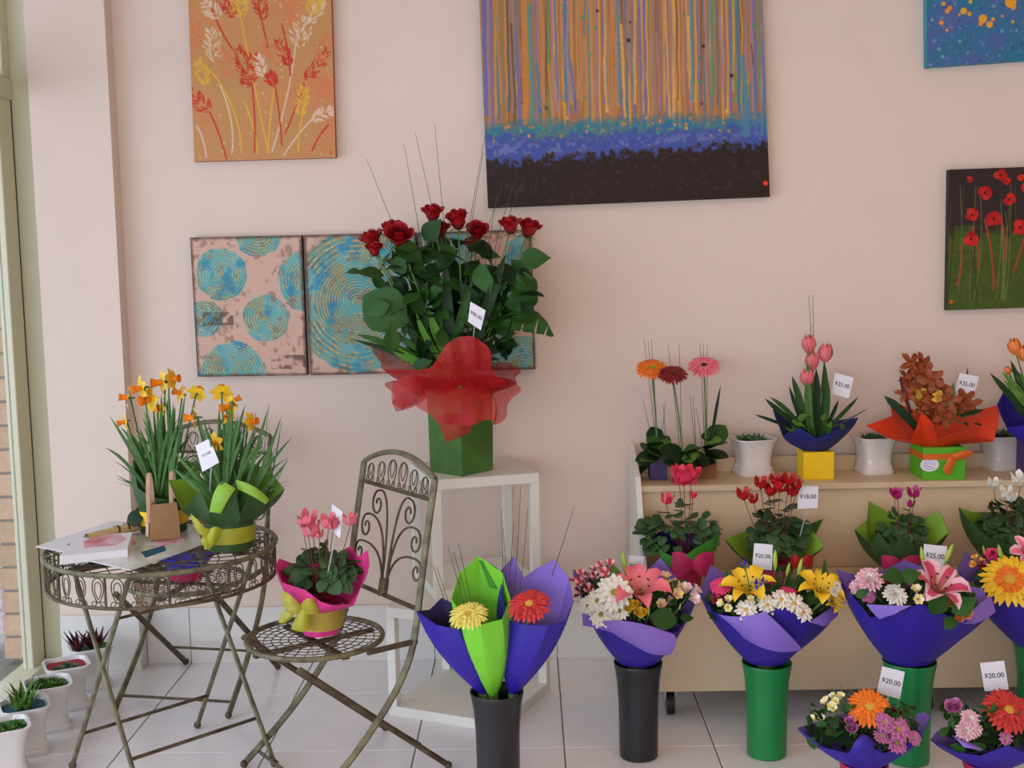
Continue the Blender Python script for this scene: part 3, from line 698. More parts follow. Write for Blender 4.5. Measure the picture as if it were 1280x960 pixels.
# poppies
W_, H_ = 230, 280; p = Paint(H_, W_, (48, 34, 34)); n1 = nz2(H_, W_, 30, 41); X, Y = np.meshgrid(np.arange(W_), np.arange(H_))
p.mix(np.clip((Y-115+(n1-.5)*70)/26, 0, 1), (66, 82, 26)); p.mix((Y > 110)*np.clip((nz2(H_, W_, 8, 42)-.5)*4, 0, 1)*.5, (96, 104, 40)); p.mix((Y > 110)*(n1 > .6)*.3, (52, 100, 36))
for k in range(26): x = R.uniform(5, W_-5); p.stroke(curve((x, R.uniform(30, 120)), (x+R.uniform(-12, 12), 170), (x+R.uniform(-10, 10), 262)), .9, R.choice([(70, 90, 40), (40, 34, 20), (120, 130, 80)]), .6)
for x0, y0, x1, y1 in ((160, 70, 128, 205), (45, 115, 60, 200), (70, 100, 90, 240), (205, 90, 215, 230), (25, 150, 18, 230), (100, 95, 110, 180)): p.stroke(curve((x0, y0), ((x0+x1)/2+10, (y0+y1)/2), (x1, y1)), 2.0, (168, 62, 40), .8, .8)
for x, y, r_ in ((70, 48, 14), (100, 15, 13), (118, 62, 12), (88, 100, 15), (45, 90, 13), (44, 138, 15), (140, 118, 15), (150, 40, 9), (185, 60, 14), (205, 30, 12), (170, 95, 13), (210, 130, 14), (112, 26, 8), (40, 20, 6), (140, 20, 7)):
    for k in range(7): a = R.uniform(0, 6.3); p.dot(x+r_*.5*math.cos(a), y+r_*.5*math.sin(a), r_*.55, R.choice([(190, 28, 24), (164, 20, 22), (206, 44, 30)]), .9, .8)
    p.dot(x, y, r_*.18, (40, 16, 16), 1)
p.dot(8, 262, 3.4, (236, 80, 30))
canvas('poppy_painting', 'dark canvas of red poppies over green grass on the right wall', [(1187, 212), (1333, 207), (1331, 383), (1184, 388)], p, mat('poppy_edge', (44, 34, 34), .7), depth=.036)
# ------------------------------------------------------------------ wrought-iron bistro set
def ellipse_loop(r, z, n=72, k=0): return [(r*math.cos(2*math.pi*i/n+k), r*math.sin(2*math.pi*i/n+k), z) for i in range(n)]
def teardrop(w_, h_):   # open loop standing on z=0 in the xz plane
    return [(w_*math.sin(t)*math.sin(t/2)**1.3, 0, h_*(.5-.5*math.cos(t))) if False else (w_*.5*math.sin(t)*(.35+.65*math.sin(t/2)), 0, h_*(.5-.5*math.cos(t))) for t in [2*math.pi*i/16 for i in range(17)]]
def cscroll(cx, cz, r, sgn, n=12):
    return [(cx+sgn*(r*(1-.75*i/n))*math.cos(-1.2+i*.55), 0, cz+(r*(1-.75*i/n))*math.sin(-1.2+i*.55)) for i in range(n+1)]
TC = (-1.144, 3.675); TR_ = .346; TH = .714
t = thing('bistro_table', 'round folding iron table with scrollwork skirt holding daffodils and papers', 'table', (TC[0], TC[1], 0), rz=math.radians(45.6), local=True)
mb = MB(); mb.tube(ellipse_loop(TR_, TH), .0075, 8, closed=True); mb.build('top_rim', 'ironlight', t)
mb = MB(); mb.tube(ellipse_loop(TR_-.004, TH-.096), .0055, 8, closed=True); mb.build('lower_rim', 'iron', t)
mb = MB()
for sgn in (1, -1):
    for k in range(26):
        a0 = 2*math.pi*k/26; mb.tube([((TR_-.004)*q*math.cos(a0+sgn*1.25*(1-q)), (TR_-.004)*q*math.sin(a0+sgn*1.25*(1-q)), TH-.006) for q in (.16, .3, .44, .58, .72, .86, 1)], .0019, 4)
for r_ in (.055, .2): mb.tube(ellipse_loop(r_, TH-.008, 40), .003, 5, closed=True)
mb.build('mesh_top', 'iron', t)
mb = MB(); mb.box((-TR_+.01, -.012, TH-.018), (TR_-.01, .012, TH-.012)); mb.box((-.16, -.21, TH-.022), (-.14, .21, TH-.012)); mb.box((.14, -.21, TH-.022), (.16, .21, TH-.012)); mb.build('cross_brace', 'iron', t, smooth=False)
motif = MB(); motif.tube([(x, y, z+.016) for x, y, z in teardrop(.044, .072)], .0019, 5); motif.tube([(x, 0, z+.026) for x, y, z in teardrop(.026, .05)], .0016, 5)
for s_ in (1, -1): motif.tube(cscroll(s_*.012, .012, .011, s_), .0016, 5)
motm = mesh_of(motif, 'scroll', ['iron'])
for k in range(36):
    a = 2*math.pi*k/36; o = bpy.data.objects.new('scroll', motm); COL.objects.link(o); o.parent = t
    o.matrix_basis = Matrix.Translation(((TR_-.003)*math.cos(a), (TR_-.003)*math.sin(a), TH-.096)) @ Matrix.Rotation(a+math.pi/2, 4, 'Z')
for k in range(12):
    a = 2*math.pi*(k+.13)/12; x, y = (TR_-.002)*math.cos(a), (TR_-.002)*math.sin(a); mb = MB(); mb.tube([(x, y, TH), (x, y, TH-.096)], .004, 6); mb.build('skirt_bar', 'iron', t)
def ball(p, r, name, mt, parent):
    mb = MB(); mb.lathe([(r*math.cos(a), r*math.sin(a)) for a in [-math.pi/2+math.pi*i/8 for i in range(9)]], p, 12); return mb.build(name, mt, parent)
hb, hl = .222, .232
for sg in (1, -1):       # two crossing frames, local x = bar direction, local y = lean direction
    feet = [(s_*hb, sg*hl, .0) for s_ in (1, -1)]; tops = [(s_*(hb-.012), -sg*(hl-.04), TH-.02) for s_ in (1, -1)]
    for f_, tp in zip(feet, tops):
        f2 = Vector(f_)+Vector((0, 0, .012)); mb = MB(); mb.tube([f2, tp], .0095, 8, flat=.8); lg = mb.build('leg', 'ironlight', t); ball((f_[0], f_[1], .0125), .0125, 'foot', 'iron', lg)
    for q in (.2,):
        a = Vector(feet[0]).lerp(Vector(tops[0]), q); b = Vector(feet[1]).lerp(Vector(tops[1]), q); mb = MB(); mb.tube([a, b], .006, 6); mb.build('stretcher', 'iron', t)
    a = Vector(feet[0]).lerp(Vector(tops[0]), .8 if sg > 0 else .93); b = Vector(feet[1]).lerp(Vector(tops[1]), .8 if sg > 0 else .93); mb = MB(); mb.tube([a, b], .005, 6); mb.build('stretcher', 'iron', t)

def make_chair(label, group):
    SHt = .445; c = thing('bistro_chair', label, 'chair', (0, 0, 0), group, local=True)
    SR = .208
    mb = MB(); mb.tube([(x*1.0, y*.98, z) for x, y, z in ellipse_loop(SR, SHt)], .0085, 8, closed=True); mb.build('seat_rim', 'ironlight', c)
    mb = MB()
    rr = [.03, .055, .08, .105, .13, .155, .18, .203]
    for r_ in rr[:-1]: mb.tube(ellipse_loop(r_, SHt-.003, 36), .0017, 4, closed=True)
    for i in range(len(rr)-1):
        n = int(8+rr[i]*170)
        for k in range(n):
            a = 2*math.pi*(k+.5*(i % 2))/n; mb.tube([(rr[i]*math.cos(a), rr[i]*math.sin(a), SHt-.003), (rr[i+1]*math.cos(a), rr[i+1]*math.sin(a), SHt-.003)], .0016, 4)
    mb.build('seat_mesh', 'iron', c)
    mb = MB(); mb.box((-.2, -.011, SHt-.017), (.2, .011, SHt-.01)); mb.box((-.011, -.2, SHt-.022), (.011, .2, SHt-.012)); mb.build('seat_brace', 'iron', c, smooth=False)
    PX = .216
    # backrest posts run on down into the front legs
    for s_ in (1, -1):
        pts = [(s_*PX, .31, .925), (s_*PX, .262, .68), (s_*PX, .228, .47), (s_*PX, .205, .39), (s_*PX, .155, .30), (s_*PX, .02, .15), (s_*PX, -.155, .012)]
        mb = MB(); sm = []
        for i in range(len(pts)-1): sm += [Vector(pts[i]).lerp(Vector(pts[i+1]), k/4) for k in range(4)]
        sm.append(Vector(pts[-1]))
        for _ in range(3): sm = [sm[0]]+[(sm[i-1]+sm[i]*2+sm[i+1])/4 for i in range(1, len(sm)-1)]+[sm[-1]]
        mb.tube(sm, .0105, 8, flat=.75); lg = mb.build('post', 'ironlight', c); ball((s_*PX, -.155, .0125), .0125, 'foot', 'iron', lg)
        mb = MB(); x2 = s_*(PX-.022); mb.tube([(x2, -.15, SHt-.015), (x2, .345, .012)], .0105, 8, flat=.75); lg = mb.build('rear_leg', 'iron', c); ball((x2, .345, .0125), .0125, 'foot', 'iron', lg)
        mb = MB(); mb.box((s_*PX-.006, .06, SHt-.012), (s_*PX+.006, .23, SHt+.002)); mb.build('seat_bracket', 'iron', c, smooth=False)
    def bp_(u, z): return Vector((u, .228+(z-.47)*(.31-.228)/(.925-.47), z))
    mb = MB(); mb.tube([bp_(PX*q, .925+.052*(1-q*q)) for q in [1-i/8 for i in range(17)]], .0095, 8, flat=.8); mb.build('arched_top_rail', 'ironlight', c)
    mb = MB(); mb.tube([bp_(-PX, .862), bp_(PX, .862)], .0075, 6, flat=.8); mb.build('cross_rail', 'iron', c)
    mb = MB(); mb.tube([bp_(-PX, .535), bp_(PX, .535)], .0075, 6, flat=.8); mb.build('cross_rail', 'iron', c)
    for s_, q in ((0, .1),):
        mb = MB(); mb.tube([(-PX, -.155+.31*.1+.02, .04), (PX, -.155+.31*.1+.02, .04)], .0055, 6); mb.build('stretcher', 'iron', c)
        mb = MB(); mb.tube([(-PX+.022, .245, .105), (PX-.022, .245, .105)], .0055, 6); mb.build('stretcher', 'iron', c)
    for i in range(6):
        u0 = (-2.5+i)*.066; hh = .098-abs(i-2.5)*.014; mb = MB()
        mb.tube([bp_(u0+x, .868+z) for x, _, z in teardrop(.064-abs(i-2.5)*.007, hh-.008)], .0021, 5)
        mb.tube([bp_(u0+x, .868+hh*.28+z) for x, _, z in teardrop(.036-abs(i-2.5)*.004, hh*.62)], .0018, 5)
        for s_ in (1, -1): mb.tube([bp_(u0+x, .868+z) for x, _, z in cscroll(s_*.014, .010, .011, s_)], .0018, 5)
        mb.build('scroll', 'iron', c)
    for s_ in (1, -1):
        for ua, za, rs in ((.098, .848, .044), (.152, .765, .041), (.178, .675, .036)):
            u1 = s_*.012; pts = bez((u1, 0, .55), (s_*ua*.12, 0, za+.01), (s_*(ua-.01), 0, za), 14)
            P_ = [bp_(q.x, q.z) for q in pts]; cu, cz_ = s_*(ua-.002), za-rs
            for k in range(1, 20):
                a = math.pi/2-k*.42; r_ = rs*(1-.042*k); P_.append(bp_(cu+s_*r_*math.cos(a)*.85, cz_+r_*math.sin(a)))
            mb = MB(); mb.tube(P_, .0036, 6); mb.build('curled_stem', 'iron', c)
    mb = MB(); mb.tube([bp_(0, .53), bp_(0, .585)], .016, 8, flat=.5); mb.build('collar', 'ironlight', c)
    return c
chG = 'folding iron bistro chairs'
ch = make_chair('iron bistro chair with scrolled back right of the table, pink potted cyclamen on its seat', chG)
fr_, bk = Vector((-.8, -.6, 0)), None
ch.location = (-.665, 3.59, 0); ch.rotation_euler = (0, 0, math.atan2(-.8, .6))
ch2 = dup(ch); ch2.location = (-1.252, 4.275, 0); ch2.rotation_euler = (0, 0, math.atan2(-.187, .982))
ch2['label'] = 'iron bistro chair behind the table, its back mostly hidden by daffodils'
# ------------------------------------------------------------------ stacked white stands
def stand(label, cx, cy, s_, rz, z0, h, grp):
    t = thing('display_stand', label, 'stand', (cx, cy, z0), grp, rz, local=True); a = s_/2
    for nm, lo, hi in (('top_board', h-.036, h), ('bottom_board', 0, .036)):
        mb = MB(); mb.box((-a, -a, lo), (a, a, hi), bev=.002); mb.build(nm, 'stand', t, smooth=False)
    for sx in (1, -1):
        for sy in (1, -1):
            x, y = sx*(a-.016), sy*(a-.016); mb = MB(); mb.box((x-.016, y-.016, .036), (x+.016, y+.016, h-.036), bev=.0015); mb.build('leg', 'stand', t, smooth=False)
    return t
z1 = .388; z2 = UY(676, 592, 4.25).z
stand('lower white open-frame stand on the floor tiles', -.225, 4.2, .43, math.radians(-23.9), 0, z1, 'stacked white display stands')
stand('upper white open-frame stand carrying the rose vase', -.212, 4.395, .39, math.radians(17), z1, z2-z1, 'stacked white display stands')
# ------------------------------------------------------------------ tiered shelf unit
SX0 = UY(800, 600, 4.4).x; YU, YL_ = 4.36, 4.0; ZU = UY(900, 606, YU).z; ZL = .43; ZB = UY(900, 864, YL_).z; SX1 = 2.35
t = thing('tiered_shelf_unit', 'cream two-tier shelf unit on casters standing against the back wall', 'shelf', (SX0, WY-.03, 0))
mb = MB(); a, b = SX0-.02, SX0; zt = UY(783, 555, WY-.04).z
prof = [(WY-.03, ZB), (WY-.03, zt), (YU+.02, ZU+.03), (YU-.012, ZU+.0), (4.16, ZL+.05), (YL_-.01, ZL+.02), (YL_-.01, ZB)]
mb.prism([(a, y, z) for y, z in prof], [(b, y, z) for y, z in prof]); mb.build('side_panel', 'stand', t, smooth=False)
for nm, lo, hi in (('upper_shelf', (b, YU-.005, ZU-.022), (SX1, WY-.055, ZU)), ('riser_panel', (b, YU+.012, ZL), (SX1, YU+.03, ZU-.022)), ('lower_shelf', (b, YL_-.005, ZL-.022), (SX1, YU+.012, ZL)), ('front_panel', (b, YL_+.0, ZB), (SX1, YL_+.018, ZL-.022)),
                   ('back_board', (b, WY-.055, ZB), (SX1, WY-.035, ZU+.055)), ('base_board', (b, YL_+.018, ZB), (SX1, WY-.055, ZB+.02))):
    mb = MB(); mb.box(lo, hi, bev=.0015); mb.build(nm, 'shelf', t, smooth=False)
for x in (UY(838, 880, 4.06).x, 1.35, 2.25):
    for y in (4.07, 4.55):
        cs = MB(); cs.tube([(x-.013, y, .04), (x+.013, y, .04)], .04, 20); cs = cs.build('caster', 'rubber', t)
        mb = MB(); mb.box((x-.02, y-.012, .05), (x-.015, y+.025, ZB)); mb.build('caster_fork', 'steel', cs, smooth=False); mb = MB(); mb.box((x+.015, y-.012, .05), (x+.02, y+.025, ZB)); mb.build('caster_fork', 'steel', cs, smooth=False)
# ------------------------------------------------------------------ ceramic planters with succulents
def planter(label, p, s_, h, rz, grav, seed, sl='succ', grp='white square ceramic planters', kind='rosette'):
    Rr = random.Random(seed); t = thing('succulent_planter', label, 'plant', p, grp, rz, local=True)
    def ringp(a, z, r_=.12):   # rounded square ring
        out = []
        for i in range(24):
            th = 2*math.pi*i/24+math.pi/24; c_, s2 = math.cos(th), math.sin(th); k = (abs(c_)**6+abs(s2)**6)**(-1/6); out.append(Vector((a*c_*k, a*s2*k, z)))
        return out
    a = s_/2; prof = [(a*.84, 0), (a*.86, h*.02), (a*.86, h*.09), (a*.79, h*.13), (a*.80, h*.20), (a*.72, h*.26), (a*.73, h*.45), (a*.80, h*.7), (a*.94, h*.93), (a*1.0, h*.97), (a, h), (a*.9, h), (a*.86, h*.93), (a*.82, h*.86)]
    mb = MB(); mb.grid([ringp(r_, z) for r_, z in prof], 0, True); mb.add(ringp(a*.84, 0), [tuple(range(24))]); mb.build('pot', 'ceramic', t)
    mb = MB(); P_ = ringp(a*.84, h*.9); 
    for i in range(24): pass
    rows = [[Vector((q.x*k, q.y*k, h*.9+Rr.uniform(0, .004))) for q in P_] for k in (1, .7, .4, .05)]; mb.grid(rows, 0, True); mb.build('gravel', grav, t)
    n = {'rosette': 4, 'crowd': 12}.get(kind, 4)
    for k in range(n):
        aa = Rr.uniform(0, 6.3); rr = 0 if k == 0 else a*Rr.uniform(.35, .68); cx, cy = rr*math.cos(aa+k*2), rr*math.sin(aa+k*2); mb = MB()
        if kind == 'long': prm = [(9, .9, .085, .35)]
        else: prm = [(8, .35, .03, .1), (7, .8, .026, .09), (4, 1.2, .02, .08)]
        for nn, el, ln, _ in prm:
            for i in range(nn):
                az = 2*math.pi*(i+Rr.random()*.4)/nn; l = ln*Rr.uniform(.8, 1.15)*(s_/.15)*(1.5 if seed >= 50 else 1.0); d = Vector((math.cos(az)*math.cos(el), math.sin(az)*math.cos(el), math.sin(el)))
                b0 = Vector((cx, cy, h*.9)); sd = Vector((-math.sin(az), math.cos(az), 0)); wd = l*(.2 if kind != 'long' else .09)
                mb.grid([[b0-sd*wd*.5, b0, b0+sd*wd*.5], [b0+d*l*.5-sd*wd, b0+d*l*.5-Vector((0, 0, wd*.5)), b0+d*l*.5+sd*wd], [b0+d*l, b0+d*l+Vector((0, 0, .001)), b0+d*l]])
        mb.build('succulent', sl, t)
    return t
PG = 'white square ceramic planters'
rowp = [(UZ(126, 862, 0), 'gravg', 'succp', 'long', 'planter with dark purple spiky succulent, farthest of the row by the window'),
        (UZ(76, 880, 0), 'gravr', 'succ', 'rosette', 'planter with pale rosettes on red gravel, second from the pier'),
        (UZ(62, 905, 0), 'gravg', 'succ', 'rosette', 'planter filled to the rim with grey green rosettes, middle of the window row'),
        (UZ(30, 932, 0), 'gravb', 'succ', 'long', 'planter with spiky grass-like succulent on teal gravel, by the window')]
base0 = Vector((-1.675, 4.225, 0)); stp = Vector((-.004, -.163, 0))
for k, (g_, sl, kd, lb) in enumerate((('gravg', 'succp', 'long', 'white ceramic planter with dark purple spiky succulent, nearest the pier'), ('gravr', 'succ', 'rosette', 'white ceramic planter with pale rosettes on red gravel by the window'),
        ('gravg', 'leafl', 'crowd', 'white ceramic planter crowded with grey green rosettes, between the red and teal gravel ones'), ('gravb', 'leafl', 'long', 'white ceramic planter with thin spiky leaves on teal gravel by the window'), ('gravg', 'leafl', 'crowd', 'white ceramic planter cut off by the left picture edge, nearest the viewer'))):
    p_ = UZ(*((113, 806), (83, 829), (59, 853), (30, 880), (4, 906))[k], .16); p_.z = 0; planter(lb, p_, .156, .162, math.radians(28), g_, 40+k, sl, PG, kd)
for k, (x0, x1, y1, ytop, lb) in enumerate(((914, 968, 597, 545, 'white ceramic planter between the pink gerbera and the yellow box on the top shelf'), (1067, 1117, 595, 543, 'white ceramic planter between the yellow box and the green box on the top shelf'), (1226, 1276, 590, 541, 'white ceramic planter right of the green box on the top shelf'))):
    yy = 4.5; c_ = UZ((x0+x1)/2, y1-5, ZU); ww = (UY(x1, y1, c_.y).x-UY(x0, y1, c_.y).x); hh = UY((x0+x1)/2, ytop+2, c_.y).z-ZU
    planter(lb, c_, ww*.97, hh, math.radians(12), 'soil', 50+k, 'succ', 'white planters on the top shelf')
# ------------------------------------------------------------------ buckets
def bucket(label, X, Y, rt, h, mt, grp):
    t = thing('flower_bucket', label, 'bucket', (X, Y, 0), grp); rb = rt*.78
    mb = MB(); mb.lathe([(0.001, .004), (rb*.9, 0), (rb, .004), (rb*1.02, h*.1), (rb*1.05, h*.6), (rt*.88, h*.82), (rt*.96, h*.95), (rt, h), (rt*.99, h+.003), (rt*.95, h), (rt*.9, h*.9), (rb*1.0, h*.6), (rb*.92, .02), (0.001, .02)], (X, Y, 0), 36); mb.build('bucket_body', mt, t); return t
def bouquet(label, name='flower_bouquet', loc=None, cat='bouquet', grp=None): return thing(name, label, cat, loc, grp)
def mpp(Y): return Y/FPX
def up_face(dx=0, dz=.5): return Vector((dx, -1, dz)).normalized()
TOW = Vector((0, -1, 0))
def flower(root, me, nm, px, py, Y, Rpx, ax=(0, -1, .6), spin=0, stem_to=None, stm='stem', sr=.002, label=None, bend=.0):
    pos = UY(px, py, Y); s_ = Rpx*mpp(Y); o = put(me, nm, root, pos, ax, s_, spin, label=label)
    if stem_to is not None:
        a = Vector(ax).normalized(); q = Vector(stem_to); mb = MB(); mid = pos-a*s_*.8; mid = mid.lerp(q, .3) ; mb.tube(bez(q, q.lerp(pos, .6)+Vector((bend, 0, 0)), pos-a*s_*.2, 7), sr, 5)
        # sub-part stem, in the head's own frame
        inv = o.matrix_basis.inverted(); me2 = bpy.data.meshes.new('stem'); base = Vector(root['_o'])
        me2.from_pydata([tuple(inv @ (v-base)) for v in mb.v], [], mb.f); me2.materials.append(M[stm]); me2.polygons.foreach_set('use_smooth', [True]*len(me2.polygons))
        so = bpy.data.objects.new('stem', me2); COL.objects.link(so); so.parent = o
    return o
def filler(root, Y, x0, x1, y0, y1, n, seed, size=26, kinds=('rose',), mats=('leaf', 'leafd', 'leaf'), dy=.05, up=.5, shape=None):
    Rr = random.Random(seed)
    for k in range(n):
        for _ in range(20):
            x, y = Rr.uniform(x0, x1), Rr.uniform(y0, y1)
            if shape is None or shape(x, y): break
        d = Vector((Rr.uniform(-1, 1), Rr.uniform(-.9, .5), Rr.uniform(-.35, up+.4))); s_ = size*Rr.uniform(.7, 1.25)*mpp(Y)
        put_leaf(Rr.choice(kinds), Rr.choice(mats), root, UY(x, y, Y+Rr.uniform(-dy, dy))-d.normalized()*s_*.5, d, s_, Rr.uniform(-.8, .8), up=(Rr.uniform(-.3, .3), -.7, .7))
def core(root, Y, pts, mt='leafd', name='leaf_bed', squash=.5):
    """dark leafy mass under the flowers: a low mound inside the paper"""
    P0 = [UY(x, y, Y+d) for x, y, d in pts]; n = len(P0); c_ = sum(P0, Vector())/n; mb = MB(); rows = []
    for k in (1.0, .75, .45, .12): rows.append([c_.lerp(p_, k)+Vector((0, 0, (1-k)*squash*.06+random.uniform(-.006, .006))) for p_ in P0])
    mb.grid(rows, 0, True); return mb.build(name, mt, root)
# ---- roses in the green vase
vY = 4.30; zf = UZ(575, 596, z2); side = .160; vc = Vector((zf.x+.0, zf.y+side*.7071, z2)); ang = math.radians(45)
def yrot(px, py): return UY(px, py, vc.y)
t = thing('rose_arrangement', 'tall arrangement of red roses in a square green vase on the white stand', 'flower arrangement', vc)
zt_ = UY(575, 478, vc.y).z
def sqr(a, z, n=4): return [Vector((vc.x+a*math.cos(ang+math.pi/4+i*math.pi/2+math.radians(4)), vc.y+a*math.sin(ang+math.pi/4+i*math.pi/2+math.radians(4)), z)) for i in range(4)]
mb = MB(); d_ = side*.7071
rows = [sqr(d_*.97, z2), sqr(d_, z2+.006), sqr(d_*1.04, zt_), sqr(d_*.97, zt_), sqr(d_*.93, z2+.02)]
mb.grid(rows, 0, True); mb.add(sqr(d_*.97, z2), [(3, 2, 1, 0)]); mb.build('vase', 'vase', t, smooth=False)
Yr = vc.y; basep = UY(577, 480, Yr)
RS = [(465, 300, 16, -.4), (490, 288, 16, -.3), (499, 296, 19, .1), (541, 267, 15, 0), (572, 275, 17, -.2), (551, 287, 13, .1), (597, 290, 15, .1), (590, 306, 12, 0), (638, 282, 15, -.1), (661, 286, 16, .4), (468, 312, 12, 0), (539, 290, 9, 0)]
rm = rose('rose', 'rosed')
for k, (x, y, r_, lx) in enumerate(RS):
    flower(t, rm, 'rose', x, y, Yr+(.05 if k in (5, 7, 11) else -.02+.05*math.sin(k*2.3)), r_*1.32, (lx*.7, -.3 if k not in (2, 6) else -.9, 1.0), k*1.3, basep+Vector((random.uniform(-.03, .03), 0, -.1)), 'stem', .0032)
inblob = lambda x, y: (abs(x-566) < (100 if y < 380 else 100-(y-380)*.45)) and ((x-566)/104)**2+((y-375)/88)**2 < 1
filler(t, Yr, 462, 668, 300, 462, 212, 91, 34, ('rose',), ('leaf', 'leaf', 'leafd'), .1, .6, inblob)
filler(t, Yr+.02, 500, 640, 350, 462, 60, 92, 36, ('rose', 'lance'), ('leafd', 'leaf'), .07, .5)
for x, y, dx, dz, sz in ((480, 345, -1, .3, 36), (452, 300+40, -.8, .1, 20), (650, 325, 1, .1, 38), (640, 348, .9, -.3, 34), (520, 325, -.6, .8, 42), (530, 300, .5, .6, 34), (600, 330, .2, -.8, 40), (655, 345, .5, -.9, 30), (495, 320, .3, -.9, 30)):
    put_leaf('rose', 'leaf', t, UY(x, y, Yr-.04), (dx, -.3, dz), sz*mpp(Yr), .4, up=(0, -.8, .6), wide=1.25)
# big heart leaf left, split leaf right
put_leaf('broad', 'leaf', t, UY(508, 405, Yr-.06), (-.9, -.2, .62), 62*mpp(Yr), -.2, up=(0, -.95, .2), wide=1.15)
mb = MB(); P_ = []
for (x, y), wd in zip([(628, 402), (640, 401), (655, 401), (672, 404), (684, 411), (692, 421)], (4, 14, 17, 16, 10, 1)):
    P_.append([UY(x, y-wd*.9, Yr-.05), UY(x+1, y-wd*.3, Yr-.085), UY(x-2, y+wd*.8, Yr-.06)])
for i in range(5): mb.grid([[P_[i][0], P_[i][1]], [P_[i+1][0], P_[i+1][1]]]); mb.grid([[P_[i][1], P_[i][2]], [P_[i+1][1]*.97+P_[i][1]*.03, P_[i+1][2]*.8+P_[i][2]*.2]])
mb.build('split_leaf', 'leaf', t); wire(t, [UY(590, 440, Yr), UY(612, 410, Yr-.03), UY(640, 400, Yr-.06)], .003, 'stem')
for a, b, c_, wd, mt in (((575, 470), (548, 430), (535, 386), .017, 'bladeb'), ((560, 470), (510, 450), (478, 425), .017, 'bladeb'), ((570, 470), (530, 430), (520, 390), .012, 'bladeb'), ((590, 440), (610, 380), (632, 318), .02, 'leafd'), ((565, 440), (558, 380), (558, 330), .018, 'leafd'),
                         ((540, 455), (480, 425), (446, 418), .012, 'leaf'), ((540, 450), (490, 410), (452, 398), .012, 'leaf'), ((545, 460), (500, 440), (440, 424), .010, 'leafd'), ((570, 470), (600, 430), (626, 440), .02, 'leafd'), ((560, 460), (575, 400), (590, 350), .016, 'leaf'), ((540, 450), (500, 400), (490, 360), .016, 'leafd')):
    blade(t, UY(*a, Yr-.04), UY(*b, Yr-.07), UY(*c_, Yr-.05), wd, mt)
for a, b in (((458, 198), (497, 295)), ((505, 180), (526, 300)), ((519, 166), (547, 290)), ((543, 153), (556, 290)), ((607, 165), (583, 300)), ((604, 190), (586, 300)), ((628, 232), (608, 290)), ((647, 215), (628, 275)), ((655, 222), (632, 280)), ((620, 250), (612, 300))):
    p1 = UY(*a, Yr+.04); p2 = UY(*b, Yr+.02); wire(t, [basep, p2, p2.lerp(p1, .5), p1], [.0016, .0014, .0012, .0008], 'grass', 'grass_strand', 4)
# red sheer net collar
cone_wrap(t, 'net_collar', Yr, (575, 492), .075, [(470, 432, -.01), (476, 458, -.06), (510, 462, -.12), (540, 458, -.15), (556, 432, -.17), (582, 420, -.17), (606, 430, -.17), (622, 470, -.13), (640, 482, -.08), (648, 468, 0), (640, 455, .08), (600, 452, .15), (545, 450, .15), (500, 440, .1)], ['rednet', 'rednet'], sub=8, rows=12, bulge=.3, ruffle=.010, smooth_rim=True)
cone_wrap(t, 'net_skirt', Yr, (575, 470), .08, [(488, 478, 0), (492, 500, -.07), (503, 513, -.1), (520, 505, -.13), (545, 526, -.16), (580, 532, -.17), (612, 525, -.16), (622, 530, -.1), (644, 495, -.04), (645, 478, .03), (600, 500, .15), (540, 500, .14)], ['rednet', 'rednet'], sub=8, rows=11, bulge=.35, ruffle=.012, smooth_rim=True)
patch(t, 'net_tail', Yr, [[(545, 520, -.14), (565, 515, -.17), (592, 518, -.14)], [(552, 540, -.15), (568, 535, -.19), (590, 535, -.15)], [(558, 553, -.14), (566, 550, -.15), (588, 540, -.14)]], ['rednet'])
patch(t, 'net_curl', Yr, [[(492, 480, -.09), (505, 465, -.16), (530, 470, -.1)], [(486, 495, -.09), (515, 490, -.2), (535, 485, -.1)], [(495, 514, -.09), (515, 512, -.12), (530, 500, -.1)]], ['rednet'])
price_card(t, Yr-.13, [(588, 377), (607, 388), (601, 413), (585, 402)], '$85.00', (590, 440, Yr-.05))
# ---- bucket of paper cones
Yc = 3.47; bz = UY(621, 864, Yc).z; bx = UY(621, 864, Yc).x; BG = 'plastic flower buckets on the floor'
bucket('black plastic bucket holding three paper cones, left of the others', bx, Yc, 35*mpp(Yc), bz, 'black', BG)
CG = 'paper cones of flowers in the front black bucket'
def cone(label, base, rim, mats, loc=None):
    t = bouquet(label, 'flower_cone', UY(base[0], base[1], Yc)-Vector((0, 0, .14)), grp=CG)
    cone_wrap(t, 'paper_wrap', Yc, base, .014, rim, mats, sub=5, rows=9, bulge=.16)
    b = UY(base[0], base[1], Yc); mb = MB(); mb.tube([b-Vector((0, 0, .14)), b], [.012, .016], 8); mb.build('stem_bunch', 'stem', t); return t
def strands(t, Y, lst, dy=0):
    for a, b in lst: wire(t, [UY(*b, Y+dy), UY((a[0]+b[0])/2+.5, (a[1]+b[1])/2, Y+dy), UY(*a, Y+dy)], [.0016, .0014, .0009], 'grass', 'grass_strand', 4)
t = cone('violet paper cone at the left with a small yellow bloom', (604, 866), [(520, 764, -.02), (545, 781, -.07), (572, 787, -.08), (592, 778, -.04), (596, 765, .02), (578, 760, .05), (552, 747, .05), (537, 762, .03)], ['violet', 'dviolet'])
flower(t, daisy('yelp', 'cyel', 14), 'daisy', 570, 782, Yc-.02, 8, (-.3, -1, .5), 0, UY(600, 850, Yc), 'stem', .002)
strands(t, Yc, [((541, 706), (566, 785)), ((546, 709), (570, 785))], .02)
t = cone('lime green paper cone in the middle with a pale yellow gerbera', (616, 868), [(564, 748, -.03), (578, 772, -.09), (600, 781, -.12), (628, 774, -.1), (638, 748, -.04), (628, 716, .03), (598, 695, .06), (574, 716, .04)], ['lime', 'lime'])
